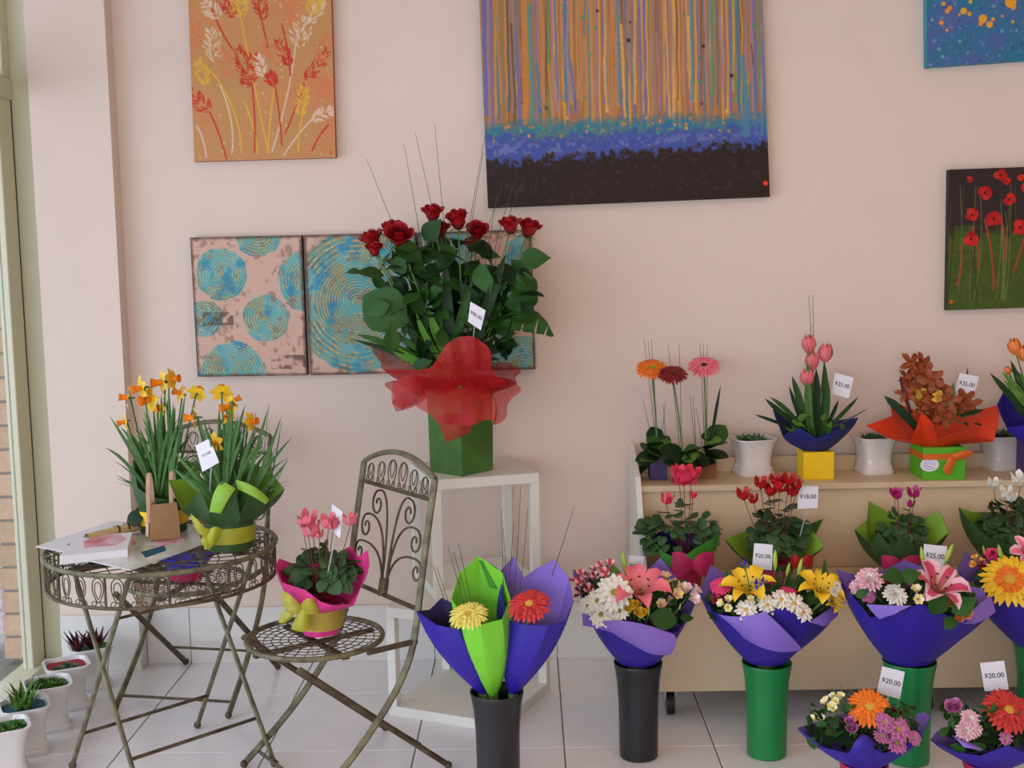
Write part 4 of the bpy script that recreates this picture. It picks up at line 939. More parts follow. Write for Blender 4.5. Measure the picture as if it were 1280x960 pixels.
flower(t, gerbera('yelp', 'yelp', 'cyel'), 'gerbera', 586, 770, Yc-.1, 27, (-.1, -.5, 1.0), 0, UY(612, 850, Yc), 'stem', .003)
strands(t, Yc, [((560, 683), (585, 775)), ((567, 690), (590, 775)), ((573, 679), (592, 770))], -.06)
patch(t, 'paper_corner', Yc, [[(598, 700, .05), (612, 702, .06), (622, 711, .06)], [(605, 715, .05), (618, 715, .06), (628, 725, .06)], [(612, 735, .04), (625, 735, .05), (634, 745, .05)]], ['grassp'])
t = cone('violet and lilac paper cone at the right with a coral red gerbera', (642, 866), [(634, 775, -.05), (655, 781, -.1), (685, 782, -.12), (706, 777, -.09), (717, 752, -.02), (711, 722, .04), (693, 699, .06), (668, 712, .07), (655, 722, .07), (642, 695, .08), (626, 713, .06), (628, 748, .01)], ['violet', 'lilac'])
flower(t, gerbera('redg', 'redg', 'cyel'), 'gerbera', 662, 758, Yc-.12, 30, (-.15, -.6, 1.0), 0, UY(645, 850, Yc), 'stem', .003)
strands(t, Yc, [((627, 636), (629, 750)), ((629, 660), (633, 740)), ((642, 655), (635, 740)), ((651, 608), (643, 740)), ((660, 634), (650, 740)), ((718, 632), (690, 720))], .03)
# ---- bucket bouquets
def bq(label, Y, base, br_px, rim, mats=('violet', 'lilac'), bulge=.14, bx_=None, sub=5, low=.16):
    b = UY(base[0], base[1], Y); t = bouquet(label, 'wrapped_bouquet', b-Vector((0, 0, low)), grp='violet wrapped bouquets')
    cone_wrap(t, 'paper_wrap', Y, base, br_px*mpp(Y), rim, list(mats), sub=sub, rows=8, bulge=bulge)
    mb = MB(); mb.tube([b-Vector((0, 0, low)), b], [.025, .03], 10); mb.build('stem_bunch', 'stem', t); return t
Y2 = 3.72
p2 = UZ(797, 938, 0); bucket('glossy black plastic bucket in front of the left shelf end', p2.x, Y2, 31.5*mpp(Y2), UY(797, 828, Y2).z, 'black', BG)
t = bq('violet wrapped bouquet with pink lily and white daisies in the black bucket', Y2, (797, 826), 26, [(716, 712, .0), (730, 752, -.06), (745, 779, -.1), (775, 780, -.14), (815, 790, -.14), (848, 790, -.08), (873, 744, .0), (850, 728, .08), (826, 697, .12), (795, 725, .13), (755, 722, .1)])
core(t, Y2, [(726, 740, 0), (745, 765, -.07), (780, 772, -.1), (820, 775, -.1), (850, 765, -.05), (862, 745, 0), (830, 730, .07), (780, 722, .09), (740, 725, .07)])
patch(t, 'folded_paper', Y2, [[(752, 777, -.145), (785, 770, -.17), (842, 793, -.13)], [(770, 797, -.15), (805, 800, -.19), (850, 800, -.14)], [(790, 804, -.12), (812, 822, -.16), (838, 818, -.12)]], ['lilac', 'lilac'])
patch(t, 'folded_paper', Y2, [[(727, 757, -.07), (735, 768, -.1), (750, 774, -.13)], [(728, 770, -.08), (745, 777, -.12), (765, 785, -.14)], [(729, 782, -.08), (745, 784, -.12), (770, 792, -.14)]], ['lilac', 'lilac'])
base = UY(797, 820, Y2)
flower(t, lily('lilyp', 'lilyp', False), 'lily', 800, 742, Y2-.1, 42, (-.05, -.42, .9), .6, base, sr=.004)
for x, y, r_ in ((768, 742, 24), (752, 769, 17), (774, 764, 14), (747, 752, 15), (736, 757, 13), (757, 760, 12)): flower(t, daisy('whitep', 'cgreen', 17), 'daisy', x, y, Y2-.12+(.02 if r_ < 14 else 0), r_*1.05, (-.25+.01*(x-750), -.85, .55), x, base)
for x, y, r_, c1, c2 in ((731, 737, 13, 'palep', 'dred'), (724, 724, 11, 'palep', 'redg'), (757, 711, 12, 'palep', 'redg'), (741, 718, 10, 'palep', 'dred'), (833, 731, 15, 'palep', 'yelp'), (846, 738, 13, 'yelp', 'palep'), (863, 742, 14, 'palep', 'whitep'), (829, 752, 12, 'palep', 'yelp'), (829, 765, 9, 'palep', 'whitep')):
    flower(t, alstro(c1, c2), 'alstroemeria', x, y, Y2-.06, r_*1.25, ((x-797)*.008, -.6, .8), x, base, sr=.0015)
for x, y, r_ in ((791, 757, 11), (801, 767, 12), (786, 762, 8)): flower(t, rose('yel', 'yelp'), 'freesia', x, y, Y2-.13, r_, (-.1, -.5, .9), x, base)
flower(t, budm('bud'), 'flower_bud', 780, 703, Y2-.03, 15, (-.1, 0, 1), 0, base); flower(t, budm('bud'), 'flower_bud', 811, 765, Y2-.13, 6, (.1, -.2, 1), 0, base); flower(t, budm('bud'), 'flower_bud', 850, 758, Y2-.1, 5, (.1, -.2, 1), 0, base)
put_leaf('broad', 'leafl', t, UY(776, 716, Y2-.05), (-.9, -.3, .15), 26*mpp(Y2), .3, up=(0, -.9, .3)); put_leaf('broad', 'leaf', t, UY(812, 770, Y2-.12), (1, -.3, -.1), 34*mpp(Y2), .3, up=(0, -.7, .7))
filler(t, Y2-.03, 730, 862, 726, 775, 110, 3, 17)
price_card(t, Y2+.06, [(786, 694), (805, 696), (803, 722), (784, 720)], '$25.00', (795, 760, Y2))
Y3 = 3.72; p3 = UZ(956, 938, 0); bucket('green plastic bucket holding the yellow lily bouquet', p3.x, Y3, 32*mpp(Y3), UY(956, 828, Y3).z, 'gbucket', BG)
t = bq('violet wrapped bouquet with yellow lilies in the green bucket', Y3, (957, 824), 27, [(874, 742, 0), (893, 766, -.08), (925, 773, -.13), (958, 767, -.15), (978, 759, -.15), (1008, 775, -.13), (1046, 768, -.04), (1030, 745, .06), (990, 735, .12), (925, 728, .1), (888, 706, .05)])
core(t, Y3, [(885, 745, 0), (905, 765, -.07), (940, 768, -.1), (985, 768, -.1), (1025, 768, -.05), (1040, 755, 0), (1000, 735, .07), (940, 725, .09), (895, 725, .07)])
patch(t, 'folded_paper', Y3, [[(898, 768, -.1), (930, 775, -.16), (956, 764, -.17)], [(915, 780, -.13), (945, 800, -.2), (985, 790, -.18)], [(930, 797, -.12), (965, 822, -.17), (1003, 812, -.13)]], ['lilac', 'lilac'])
patch(t, 'folded_paper', Y3, [[(1012, 778, -.13), (1030, 765, -.1), (1042, 758, -.05)], [(1020, 780, -.13), (1035, 775, -.1), (1047, 766, -.05)], [(1030, 783, -.11), (1038, 778, -.09), (1048, 768, -.04)]], ['lilac', 'lilac'])
base = UY(957, 820, Y3)
flower(t, lily('yel', 'yel', False), 'lily', 936, 738, Y3-.09, 36, (-.2, -.4, .95), .1, base, sr=.004); flower(t, lily('yel', 'yel', False), 'lily', 1024, 740, Y3-.07, 34, (.1, -.42, .9), 1.0, base, sr=.004); flower(t, lily('yel', 'yel', True), 'lily', 1040, 752, Y3-.05, 16, (.4, -.7, .3), 1.0, base, sr=.003)
for x, y, r_ in ((901, 733, 15), (983, 743, 14), (969, 748, 8)): flower(t, gerbera('hpink', 'hpink', 'cgreen'), 'gerbera', x, y, Y3-.08, r_, (-.1, -.6, .9), x, base)
flower(t, mum('dred', 'hpink'), 'carnation', 899, 748, Y3-.08, 12, (-.4, -.8, .6), 0, base)
for x, y, r_ in ((933, 763, 14), (908, 755, 11), (959, 757, 13), (976, 750, 13), (992, 755, 14), (1003, 766, 13), (944, 747, 10), (1042, 740, 7), (1046, 733, 7)): flower(t, alstro('whitep', 'yelp') if x in (908, 944) else daisy('whitep', 'cyel', 13), 'alstroemeria' if x in (908, 944) else 'chrysanthemum', x, y, Y3-.13, r_*1.1, ((x-957)*.008, -.85, .6), x, base)
for x, y, r_ in ((945, 731, 9), (953, 728, 9), (931, 706, 8)): flower(t, irisf('blueiris', 'yel'), 'iris', x, y, Y3-.12, r_, (.0, -.3, 1), x, base)
for x, y, r_, ax in ((969, 700, 14, (0, 0, 1)), (1000, 708, 12, (.25, 0, 1)), (995, 747, 10, (.9, -.3, .3)), (985, 712, 10, (.2, -.2, 1))): flower(t, budm('bud'), 'flower_bud', x, y, Y3-.05, r_, ax, 0, base)
for a, b in (((985, 760), (985, 700)), ((975, 760), (1000, 715)), ((990, 760), (1010, 705)), ((970, 755), (975, 710)), ((1030, 760), (1031, 698)), ((915, 740), (908, 712)), ((926, 735), (927, 713))): blade(t, UY(*a, Y3-.03), UY((a[0]+b[0])/2, (a[1]+b[1])/2, Y3-.05), UY(*b, Y3-.03), .011, 'leaf', 'leaf')
filler(t, Y3-.03, 890, 1030, 730, 775, 110, 4, 17)
price_card(t, Y3+.02, [(943, 679), (966, 681), (965, 713), (940, 711)], '$20.00', (955, 750, Y3))
Y4 = 3.66; xb4 = UY(1136, 870, Y4).x; bucket('green plastic bucket right of the yellow lily one, half hidden by low flowers', xb4, Y4, 34*mpp(Y4), UY(1134, 826, Y4).z, 'gbucket', BG)
t = bq('violet wrapped bouquet with deep pink lily and orange blooms', Y4, (1135, 824), 30, [(1046, 712, 0), (1062, 742, -.07), (1088, 772, -.12), (1120, 768, -.15), (1150, 754, -.16), (1180, 768, -.14), (1215, 778, -.09), (1242, 764, -.02), (1228, 735, .06), (1190, 722, .11), (1130, 700, .12), (1085, 722, .08)])
core(t, Y4, [(1060, 735, 0), (1080, 765, -.07), (1120, 765, -.11), (1160, 760, -.11), (1205, 772, -.06), (1230, 760, 0), (1190, 735, .07), (1130, 722, .09), (1085, 725, .07)])
patch(t, 'folded_paper', Y4, [[(1083, 755, -.12), (1105, 757, -.16), (1140, 757, -.17)], [(1092, 768, -.13), (1110, 765, -.16), (1128, 762, -.17)], [(1100, 774, -.135), (1108, 770, -.15), (1118, 768, -.16)]], ['lilac', 'lilac'])
patch(t, 'folded_paper', Y4, [[(1200, 780, -.1), (1215, 760, -.06), (1238, 745, -.0)], [(1210, 780, -.11), (1228, 770, -.07), (1243, 758, -.02)], [(1218, 780, -.1), (1232, 775, -.06), (1244, 765, -.02)]], ['lilac', 'lilac'])
base = UY(1135, 818, Y4)
flower(t, mum('palep', 'whitep'), 'chrysanthemum', 1087, 725, Y4-.07, 19, (-.3, -.8, .7), 0, base); flower(t, mum('palep', 'palep'), 'chrysanthemum', 1073, 735, Y4-.05, 13, (-.6, -.8, .5), 0, base); flower(t, mum('mauve', 'palep'), 'chrysanthemum', 1085, 745, Y4-.07, 11, (-.3, -.8, .5), 0, base)
flower(t, mum('whitep', 'whitep'), 'chrysanthemum', 1118, 744, Y4-.14, 17, (0, -.9, .6), 0, base); flower(t, alstro('whitep', 'yelp'), 'alstroemeria', 1150, 744, Y4-.14, 15, (0, -.8, .7), 0, base)
flower(t, lily('palep', 'star', False), 'lily', 1170, 738, Y4-.1, 42, (.2, -.5, .8), .35, base, sr=.004)
for x, y, r_ in ((1186, 752, 10), (1206, 766, 11), (1198, 772, 8)): flower(t, rose('peach', 'ora'), 'rose', x, y, Y4-.13, r_*1.15, (.3, -.8, .5), x, base)
flower(t, mum('dred', 'cycmag'), 'carnation', 1112, 728, Y4-.05, 10, (0, -.5, .8), 0, base); flower(t, alstro('pink', 'dred'), 'alstroemeria', 1140, 725, Y4-.04, 12, (0, -.5, .8), 0, base)
for x, y, r_, ax in ((1153, 695, 13, (-.15, 0, 1)), (1186, 692, 14, (.4, 0, 1))): flower(t, budm('bud'), 'flower_bud', x, y, Y4-.03, r_, ax, 0, base)
for x, y, dx, dz, sz in ((1130, 720, -1, .1, 30), (1125, 722, 1, .3, 26), (1165, 768, .4, .9, 34), (1190, 765, .9, .6, 34), (1192, 772, -.3, -.2, 22)): put_leaf('rose', 'leaf', t, UY(x, y, Y4-.15), (dx, -.3, dz), sz*mpp(Y4), .3, up=(0, -.9, .4), wide=1.3)
filler(t, Y4-.03, 1070, 1220, 724, 768, 110, 5, 17)
price_card(t, Y4+.04, [(1155, 680), (1184, 683), (1182, 712), (1154, 708)], '$25.00', (1168, 740, Y4))
Y5 = 3.85; b5 = UY(1300, 870, Y5); bucket('green plastic bucket at the right picture edge', b5.x, Y5, 34*mpp(Y5), UY(1298, 806, Y5).z, 'gbucket', BG)
t = bq('violet wrapped bouquet with large orange and yellow gerbera at the right edge', Y5, (1300, 806), 30, [(1196, 712, 0), (1220, 742, -.08), (1250, 745, -.14), (1290, 745, -.16), (1340, 750, -.12), (1395, 735, 0), (1370, 710, .08), (1300, 700, .12), (1222, 698, .08), (1206, 690, .06)])
core(t, Y5, [(1215, 722, 0), (1240, 740, -.08), (1300, 740, -.11), (1360, 735, -.05), (1370, 720, 0), (1300, 705, .08), (1230, 705, .07)])
base = UY(1300, 800, Y5)
flower(t, gerbera('yel', 'ora', 'cyel'), 'gerbera', 1262, 727, Y5-.13, 38, (-.25, -.8, .75), 0, base, sr=.004)
flower(t, mum('hpink', 'dred'), 'carnation', 1241, 694, Y5-.03, 12, (-.2, -.6, .8), 0, base); flower(t, mum('dred', 'mauve'), 'carnation', 1231, 708, Y5-.06, 10, (-.2, -.6, .8), 0, base); flower(t, alstro('yelp', 'ora'), 'alstroemeria', 1221, 703, Y5-.04, 11, (-.4, -.6, .8), 0, base)
flower(t, lily('palep', 'pink', False), 'lily', 1285, 690, Y5-.03, 24, (-.3, -.8, .6), 0, base); flower(t, budm('bud'), 'flower_bud', 1251, 694, Y5-.06, 15, (-.25, 0, 1), 0, base); flower(t, budm('bud'), 'flower_bud', 1230, 688, Y5-.02, 7, (-.25, 0, 1), 0, base); flower(t, mum('whitep', 'palep'), 'chrysanthemum', 1320, 715, Y5-.08, 20, (.2, -.8, .7), 0, base)
filler(t, Y5-.02, 1225, 1340, 685, 738, 90, 6, 17)
# ---- two low posies at the front right
def low_posy(label, Y, cx, rim, seed):
    b = UZ(cx, 955, .0); b = Vector((UY(cx, 955, Y).x, Y, 0)); zb = UY(cx, 955, Y).z
    t = bouquet(label, 'wrapped_posy', b, grp='low violet posies on the floor')
    mb = MB(); mb.lathe([(0.001, .003), (.05, 0), (.06, .01), (.062, zb), (.056, zb), (0.001, zb-.01)], b, 24); mb.build('vase', 'violet', t)
    mb = MB(); mb.lathe([(.066, zb-.012), (.068, zb), (.066, zb+.008)], b, 24); mb.build('ribbon', 'magp', t)
    cone_wrap(t, 'paper_wrap', Y, (cx, 952), .058, rim, ['violet', 'lilac'], sub=5, rows=7, bulge=.22); return t
Y6 = 3.32
t = low_posy('low violet wrapped posy with an orange gerbera and mauve daisies at the front', Y6, 1080, [(996, 910, 0), (1030, 935, -.07), (1060, 942, -.11), (1075, 928, -.13), (1105, 942, -.12), (1150, 925, -.05), (1163, 896, 0), (1156, 890, .03), (1120, 900, .1), (1060, 890, .11), (1012, 905, .06)], 1)
base = UY(1080, 950, Y6)
core(t, Y6, [(1005, 910, 0), (1030, 925, -.06), (1075, 928, -.09), (1120, 930, -.08), (1150, 915, 0), (1110, 900, .07), (1050, 895, .07)])
flower(t, gerbera('ora', 'ora', 'cyel'), 'gerbera', 1086, 886, Y6-.05, 30, (-.1, -.75, .9), 0, base, sr=.004)
for x, y, r_ in ((1122, 912, 16), (1120, 929, 14), (1104, 903, 12), (1101, 920, 10), (1142, 923, 10)): flower(t, daisy('mauve', 'cgreen', 14), 'daisy', x, y, Y6-.09, r_*1.1, ((x-1080)*.006, -.85, .6), x, base)
for x, y, r_ in ((1065, 911, 11), (1062, 902, 9)): flower(t, rose('mauve', 'mauve'), 'lisianthus', x, y, Y6-.1, r_, (-.2, -.5, .8), x, base)
for x, y, r_ in ((1040, 880, 15), (1046, 874, 12), (1022, 897, 11)): flower(t, alstro('whitep', 'yelp'), 'alstroemeria', x, y, Y6-.02, r_, (-.4, -.4, .9), x, base)
for x, y, r_ in ((1128, 893, 7), (1118, 888, 6), (1133, 897, 5)): flower(t, mum('dred', 'pink'), 'filler_bloom', x, y, Y6-.02, r_, (.3, -.6, .8), x, base)
filler(t, Y6-.03, 1012, 1145, 880, 935, 110, 7, 18, ('rose', 'lance')); price_card(t, Y6+.06, [(1103, 833), (1131, 840), (1125, 874), (1096, 866)], '$20.00', (1108, 900, Y6))
patch(t, 'paper_curl', Y6, [[(1060, 945, -.12), (1068, 925, -.15), (1078, 918, -.12)], [(1072, 948, -.13), (1080, 930, -.17), (1088, 920, -.13)], [(1085, 950, -.12), (1090, 940, -.15), (1093, 930, -.12)]], ['violet', 'violet'])
for x0, y0, x1, y1 in ((1048, 870, 1040, 858), (1050, 872, 1052, 856), (1056, 874, 1064, 862), (1045, 880, 1030, 866)): wire(t, [UY(x0, y0+20, Y6), UY(x0, y0, Y6), UY(x1, y1, Y6)], .0009, 'stem', 'fern_frond', 4)
t = low_posy('low violet wrapped posy with a coral red gerbera and white pink mums', Y6, 1235, [(1163, 925, 0), (1195, 940, -.07), (1225, 945, -.1), (1260, 932, -.13), (1290, 945, -.12), (1330, 925, -.03), (1320, 905, .05), (1260, 895, .1), (1200, 900, .1), (1170, 915, .05)], 2)
base = UY(1235, 950, Y6)
core(t, Y6, [(1172, 920, 0), (1200, 928, -.06), (1250, 930, -.09), (1300, 925, -.05), (1310, 910, 0), (1250, 900, .07), (1195, 905, .07)])
flower(t, gerbera('redg', 'redg', 'cyel'), 'gerbera', 1259, 890, Y6-.06, 34, (.15, -.75, .85), 0, base, sr=.004)
for x, y, r_ in ((1212, 899, 14), (1207, 914, 16), (1216, 912, 13)): flower(t, mum('palep', 'whitep'), 'chrysanthemum', x, y, Y6-.09, r_, (-.1, -.85, .5), x, base)
flower(t, rose('mauve', 'mauve'), 'lisianthus', 1192, 884, Y6-.05, 15, (-.3, -.5, .8), 0, base); flower(t, daisy('mauve', 'cgreen', 12), 'daisy', 1257, 923, Y6-.1, 10, (0, -.9, .5), 0, base); flower(t, mum('whitep', 'palep'), 'chrysanthemum', 1300, 905, Y6-.05, 16, (.3, -.8, .5), 0, base)
filler(t, Y6-.03, 1180, 1300, 882, 935, 110, 8, 18, ('rose', 'lance')); price_card(t, Y6+.06, [(1225, 829), (1255, 826), (1261, 862), (1231, 864)], '$20.00', (1246, 900, Y6))
patch(t, 'folded_paper', Y6, [[(1190, 919, -.1), (1198, 926, -.12), (1205, 934, -.13)], [(1200, 923, -.11), (1210, 930, -.14), (1215, 936, -.14)], [(1222, 932, -.1), (1225, 934, -.13), (1228, 938, -.13)]], ['lilac', 'lilac'])
# ---- cyclamens on the lower shelf
def cyc(label, cx, Y, potw, ybase, ytop, wmats, rim, flowers, fm, leafbox, ribbon, seed, z0=ZL, nleaf=75, lsize=15, grp='potted cyclamens on the lower shelf', cat='plant', wrap2=None, pot='magp'):
    b = Vector((UY(cx, ybase, Y).x, Y, z0)); r_ = potw*.5*mpp(Y); t = thing('potted_cyclamen', label, cat, b, grp); zt = UY(cx, ytop, Y).z
    mb = MB(); mb.lathe([(0.001, z0+.001), (r_*.78, z0), (r_*.8, z0+.004), (r_, zt), (r_*.93, zt), (r_*.9, zt-.01), (0.001, zt-.012)], (b.x, b.y, 0), 24); mb.build('pot', pot, t)
    cone_wrap(t, 'paper_wrap', Y, (cx, ytop+6), r_*1.03, rim, wmats, sub=4, rows=7, bulge=.2)
    Rr = random.Random(seed); x0, x1, y0, y1 = leafbox; mx, my = (x0+x1)/2, (y0+y1)/2; cen = UY(mx, y1, Y)
    for k in range(nleaf):
        u = Rr.uniform(-1, 1); v = Rr.random()**(.6 if k % 2 else 1.6); px = mx+(x1-x0)/2*u*(1-.25*(1-v)); dY = .03-.1*(1-v)*(1-.4*abs(u)) if k % 3 else .05
        py = y1-(y1-y0+6)*(1-.6*u*u)*v; s_ = lsize*Rr.uniform(.7, 1.25)*mpp(Y)
        d = Vector((u*1.1+Rr.uniform(-.35, .35), -.7, Rr.uniform(.0, .5)-.9*(1-v))); pos = UY(px, py, Y+dY)
        lf = put_leaf('round', 'cyc', t, pos-d.normalized()*s_*.5, d, s_, Rr.uniform(-.6, .6), up=(Rr.uniform(-.4, .4), -.5, .9))
    for k in range(10):
        px = Rr.uniform(mx-14, mx+14); wire(t, [UY(cx, ytop+4, Y), UY((px+cx)/2, (my+ytop)/2, Y-.01), UY(px, my-2, Y-.02)], .0012, 'stemr', 'stem', 4)
    for x, y, s2 in flowers:
        flower(t, cyclamen(fm), 'cyclamen_bloom', x, y+s2*.4, Y-.03+Rr.uniform(-.02, .02), s2, (Rr.uniform(-.25, .25), -.15, 1), Rr.uniform(0, 6), UY(cx+(x-cx)*.25, ytop, Y), 'stemr', .0013)
    if ribbon:
        (rx, ry, rw, rh, rm) = ribbon
        for s2 in (1, -1): patch(t, 'ribbon_bow', Y, [[(rx, ry-rh*.3, -r_-.03), (rx+s2*rw*.4, ry-rh, -r_-.05), (rx+s2*rw, ry-rh*.8, -r_-.02)], [(rx, ry, -r_-.035), (rx+s2*rw*.5, ry, -r_-.07), (rx+s2*rw*1.05, ry, -r_-.02)], [(rx, ry+rh*.3, -r_-.03), (rx+s2*rw*.4, ry+rh, -r_-.05), (rx+s2*rw*.9, ry+rh*.9, -r_-.02)]], [rm])
    return t
Yl = 4.17
t = cyc('cyclamen with coral pink blooms, blue and green paper, left end of the lower shelf', 858, Yl, 46, 738, 700, ['grassp', 'bluep'], [(812, 672, 0), (828, 690, -.07), (850, 700, -.1), (868, 686, -.11), (890, 674, -.06), (900, 668, 0), (880, 668, .08), (850, 664, .09), (825, 664, .06)],
    [(855, 595, 19), (833, 624, 11), (866, 619, 7), (849, 592, 14), (864, 592, 14)], 'cycpink', (795, 902, 632, 688), (866, 705, 26, 18, 'magp'), 1)
t = cyc('cyclamen with a cluster of red blooms in dark green paper on the lower shelf', 968, Yl, 50, 738, 702, ['dgreenp', 'limep'], [(906, 674, 0), (925, 695, -.06), (955, 708, -.1), (990, 708, -.1), (1022, 690, -.06), (1030, 684, -.02), (1012, 656, .06), (1030, 648, .08), (980, 665, .1), (930, 665, .08)],
    [(951, 604, 12), (962, 613, 12), (975, 607, 14), (986, 600, 13), (990, 614, 11), (930, 618, 12), (942, 624, 9), (968, 600, 10), (996, 606, 10)], 'cycred', (932, 1014, 630, 694), (1002, 702, 14, 10, 'redfab'), 2, nleaf=95)
price_card(t, Yl-.02, [(998, 607), (1023, 608), (1022, 635), (997, 636)], '$18.00', (1000, 670, Yl))
t = cyc('cyclamen with three magenta blooms in moss green paper on the lower shelf', 1125, Yl, 44, 738, 704, ['dgreenp', 'limep'], [(1068, 662, 0), (1088, 680, -.07), (1098, 664, -.09), (1116, 690, -.1), (1125, 668, -.11), (1142, 680, -.1), (1170, 680, -.05), (1186, 666, 0), (1174, 638, .05), (1150, 650, .09), (1110, 640, .1), (1086, 626, .07), (1084, 650, .03)],
    [(1122, 618, 10), (1143, 616, 11), (1138, 630, 7), (1118, 615, 8)], 'cycmag', (1094, 1160, 640, 690), (1126, 704, 24, 12, 'magp'), 3, nleaf=80, lsize=13)
t = cyc('cyclamen with pale white blooms in moss green paper at the right of the lower shelf', 1262, Yl, 50, 738, 700, ['dgreenp', 'limep'], [(1198, 634, 0), (1215, 655, -.06), (1235, 672, -.1), (1275, 685, -.11), (1310, 670, -.07), (1325, 645, 0), (1290, 640, .08), (1240, 640, .1), (1215, 640, .07)],
    [(1242, 604, 10), (1258, 616, 12), (1275, 598, 13), (1264, 622, 9), (1290, 612, 11)], 'whitep', (1222, 1305, 626, 680), None, 4, nleaf=95)
# ---- gerbera pots and arrangements on the upper shelf
def boxpot(t, cx, y1, w_, h_, Y, mt, rz=0, name='box'):
    b = Vector((UY(cx, y1, Y).x, Y, ZU)); a = w_*.5*mpp(Y); h = h_*mpp(Y); mb = MB(); X = Matrix.Translation(b) @ Matrix.Rotation(rz, 4, 'Z')
    mb.box((-a, -a, 0), (a, a, h), bev=.0015, X=X); return mb.build(name, mt, t, smooth=False), b, a, h
def gpot(label, cx, y1, w_, h_, Y, mt, fx, fy, R_, cols, seed, strs, lb):
    t = thing('potted_gerbera', label, 'plant', Vector((UY(cx, y1, Y).x, Y, ZU)), 'gerbera pots on the top shelf'); boxpot(t, cx, y1, w_, h_, Y, mt)
    zt = UZ(cx, y1-h_, ZU); bp2 = UY(cx, y1-h_, Y)
    flower(t, gerbera(*cols), 'gerbera', fx, fy, Y-.02, R_, (-.05, -.62, .95), seed, bp2, sr=.0035, bend=.006)
    x0, x1, ya, yb = lb; Rr = random.Random(seed)
    for k in range(15):
        a = Rr.uniform(0, 6.28); d = Vector((math.cos(a), math.sin(a)*.6-.3, Rr.uniform(-.25, .7))); s_ = Rr.uniform(20, 34)*mpp(Y)
        put_leaf('broad', Rr.choice(('leaf', 'leafl', 'leafd', 'leafd')), t, UY(cx+(Rr.uniform(x0, x1)-cx)*.35, Rr.uniform(ya+8, yb-2), Y-.02), d, s_, Rr.uniform(-.5, .5), up=(0, -.4, .9))
    strands(t, Y, [(a_, (cx+(b_[0]-cx)*.6, bp2 and b_[1])) for a_, b_ in strs], .01); return t
gpot('orange gerbera in a small purple box, left end of the top shelf', 822, 597, 22, 22, 4.5, 'purplepot', 815, 462, 22, ('ora', 'ora', 'cgreen'), 1, [((805, 424), (820, 560)), ((810, 426), (822, 560)), ((814, 423), (822, 560)), ((804, 500), (812, 560)), ((832, 502), (826, 560)), ((829, 506), (840, 565))], (790, 850, 548, 578))
gpot('dark red gerbera in a pink red box, in front on the top shelf', 855, 607, 28, 24, 4.42, 'pinkpot', 841, 469, 20, ('dred', 'dred', 'cdark'), 2, [((835, 431), (846, 560)), ((849, 430), (850, 575))], (835, 880, 555, 585))
gpot('pink gerbera in a brown box on the top shelf', 882, 595, 24, 22, 4.52, 'brownpot', 880, 459, 22, ('pink', 'pink', 'cdark'), 3, [((875, 430), (880, 560)), ((879, 430), (882, 560)), ((884, 430), (884, 560)), ((862, 494), (860, 560)), ((866, 494), (862, 560)), ((870, 510), (875, 560))], (862, 906, 542, 574))
t2 = [o for o in COL.objects if o.name == 'potted_gerbera.002'][0]
blade(t2, UY(888, 560, 4.5), UY(893, 520, 4.5), UY(901, 481, 4.5), .006, 'leafd')
# tulips in the yellow box
Yt = 4.48
t = thing('tulip_arrangement', 'pink tulips with dark blue paper in a yellow box on the top shelf', 'flower arrangement', Vector((UY(1019, 597, Yt).x, Yt, ZU)), 'arrangements on the top shelf'); boxpot(t, 1019, 597, 38, 35, Yt, 'yelpot')
cone_wrap(t, 'paper_wrap', Yt, (1019, 563), .04, [(966, 512, 0), (978, 545, -.06), (1000, 535, -.09), (1020, 548, -.1), (1040, 540, -.09), (1060, 535, -.05), (1073, 522, 0), (1050, 525, .06), (1010, 520, .08), (985, 520, .05)], ['bluep', 'bluep'], sub=4, rows=7, bulge=.25)
bs = UY(1019, 550, Yt)
for x, y in ((1011, 430), (1032, 441), (1015, 451), (1009, 472)): flower(t, tulip('tulp'), 'tulip', x, y, Yt-.03, 19, (.05*(x-1015)/10, -.1, 1), x, bs, sr=.003)
for a, b, c_, wd, mt in (((1018, 545), (1008, 500), (1010, 430), .008, 'blade'), ((1022, 545), (1035, 500), (1030, 450), .012, 'leaf'), ((1012, 545), (1000, 500), (990, 470), .013, 'leaf'), ((1014, 545), (1010, 510), (1008, 475), .014, 'blade'), ((1025, 545), (1038, 510), (1032, 465), .012, 'leaf'), ((1008, 545), (995, 510), (986, 482), .008, 'leafd'), ((1019, 545), (1022, 500), (1020, 460), .014, 'leafd'),
                         ((1000, 535), (975, 515), (956, 498), .010, 'leafd'), ((1000, 533), (985, 510), (962, 496), .009, 'leaf'), ((990, 535), (965, 525), (943, 518), .006, 'leafd'), ((1035, 535), (1055, 515), (1073, 496), .008, 'leaf'), ((1032, 535), (1042, 515), (1048, 500), .007, 'leafd'), ((1040, 535), (1065, 522), (1086, 510), .0025, 'grass')): blade(t, UY(*a, Yt-.03), UY(*b, Yt-.06), UY(*c_, Yt-.04), wd, mt)
strands(t, Yt, [((1011, 369), (1016, 470)), ((1016, 369), (1017, 470))]); filler(t, Yt-.04, 985, 1055, 520, 545, 26, 9, 14, ('rose',), ('leafl', 'leaf'), .04)
price_card(t, Yt-.02, [(1044, 466), (1067, 472), (1061, 498), (1039, 492)], '$25.00', (1040, 535, Yt))
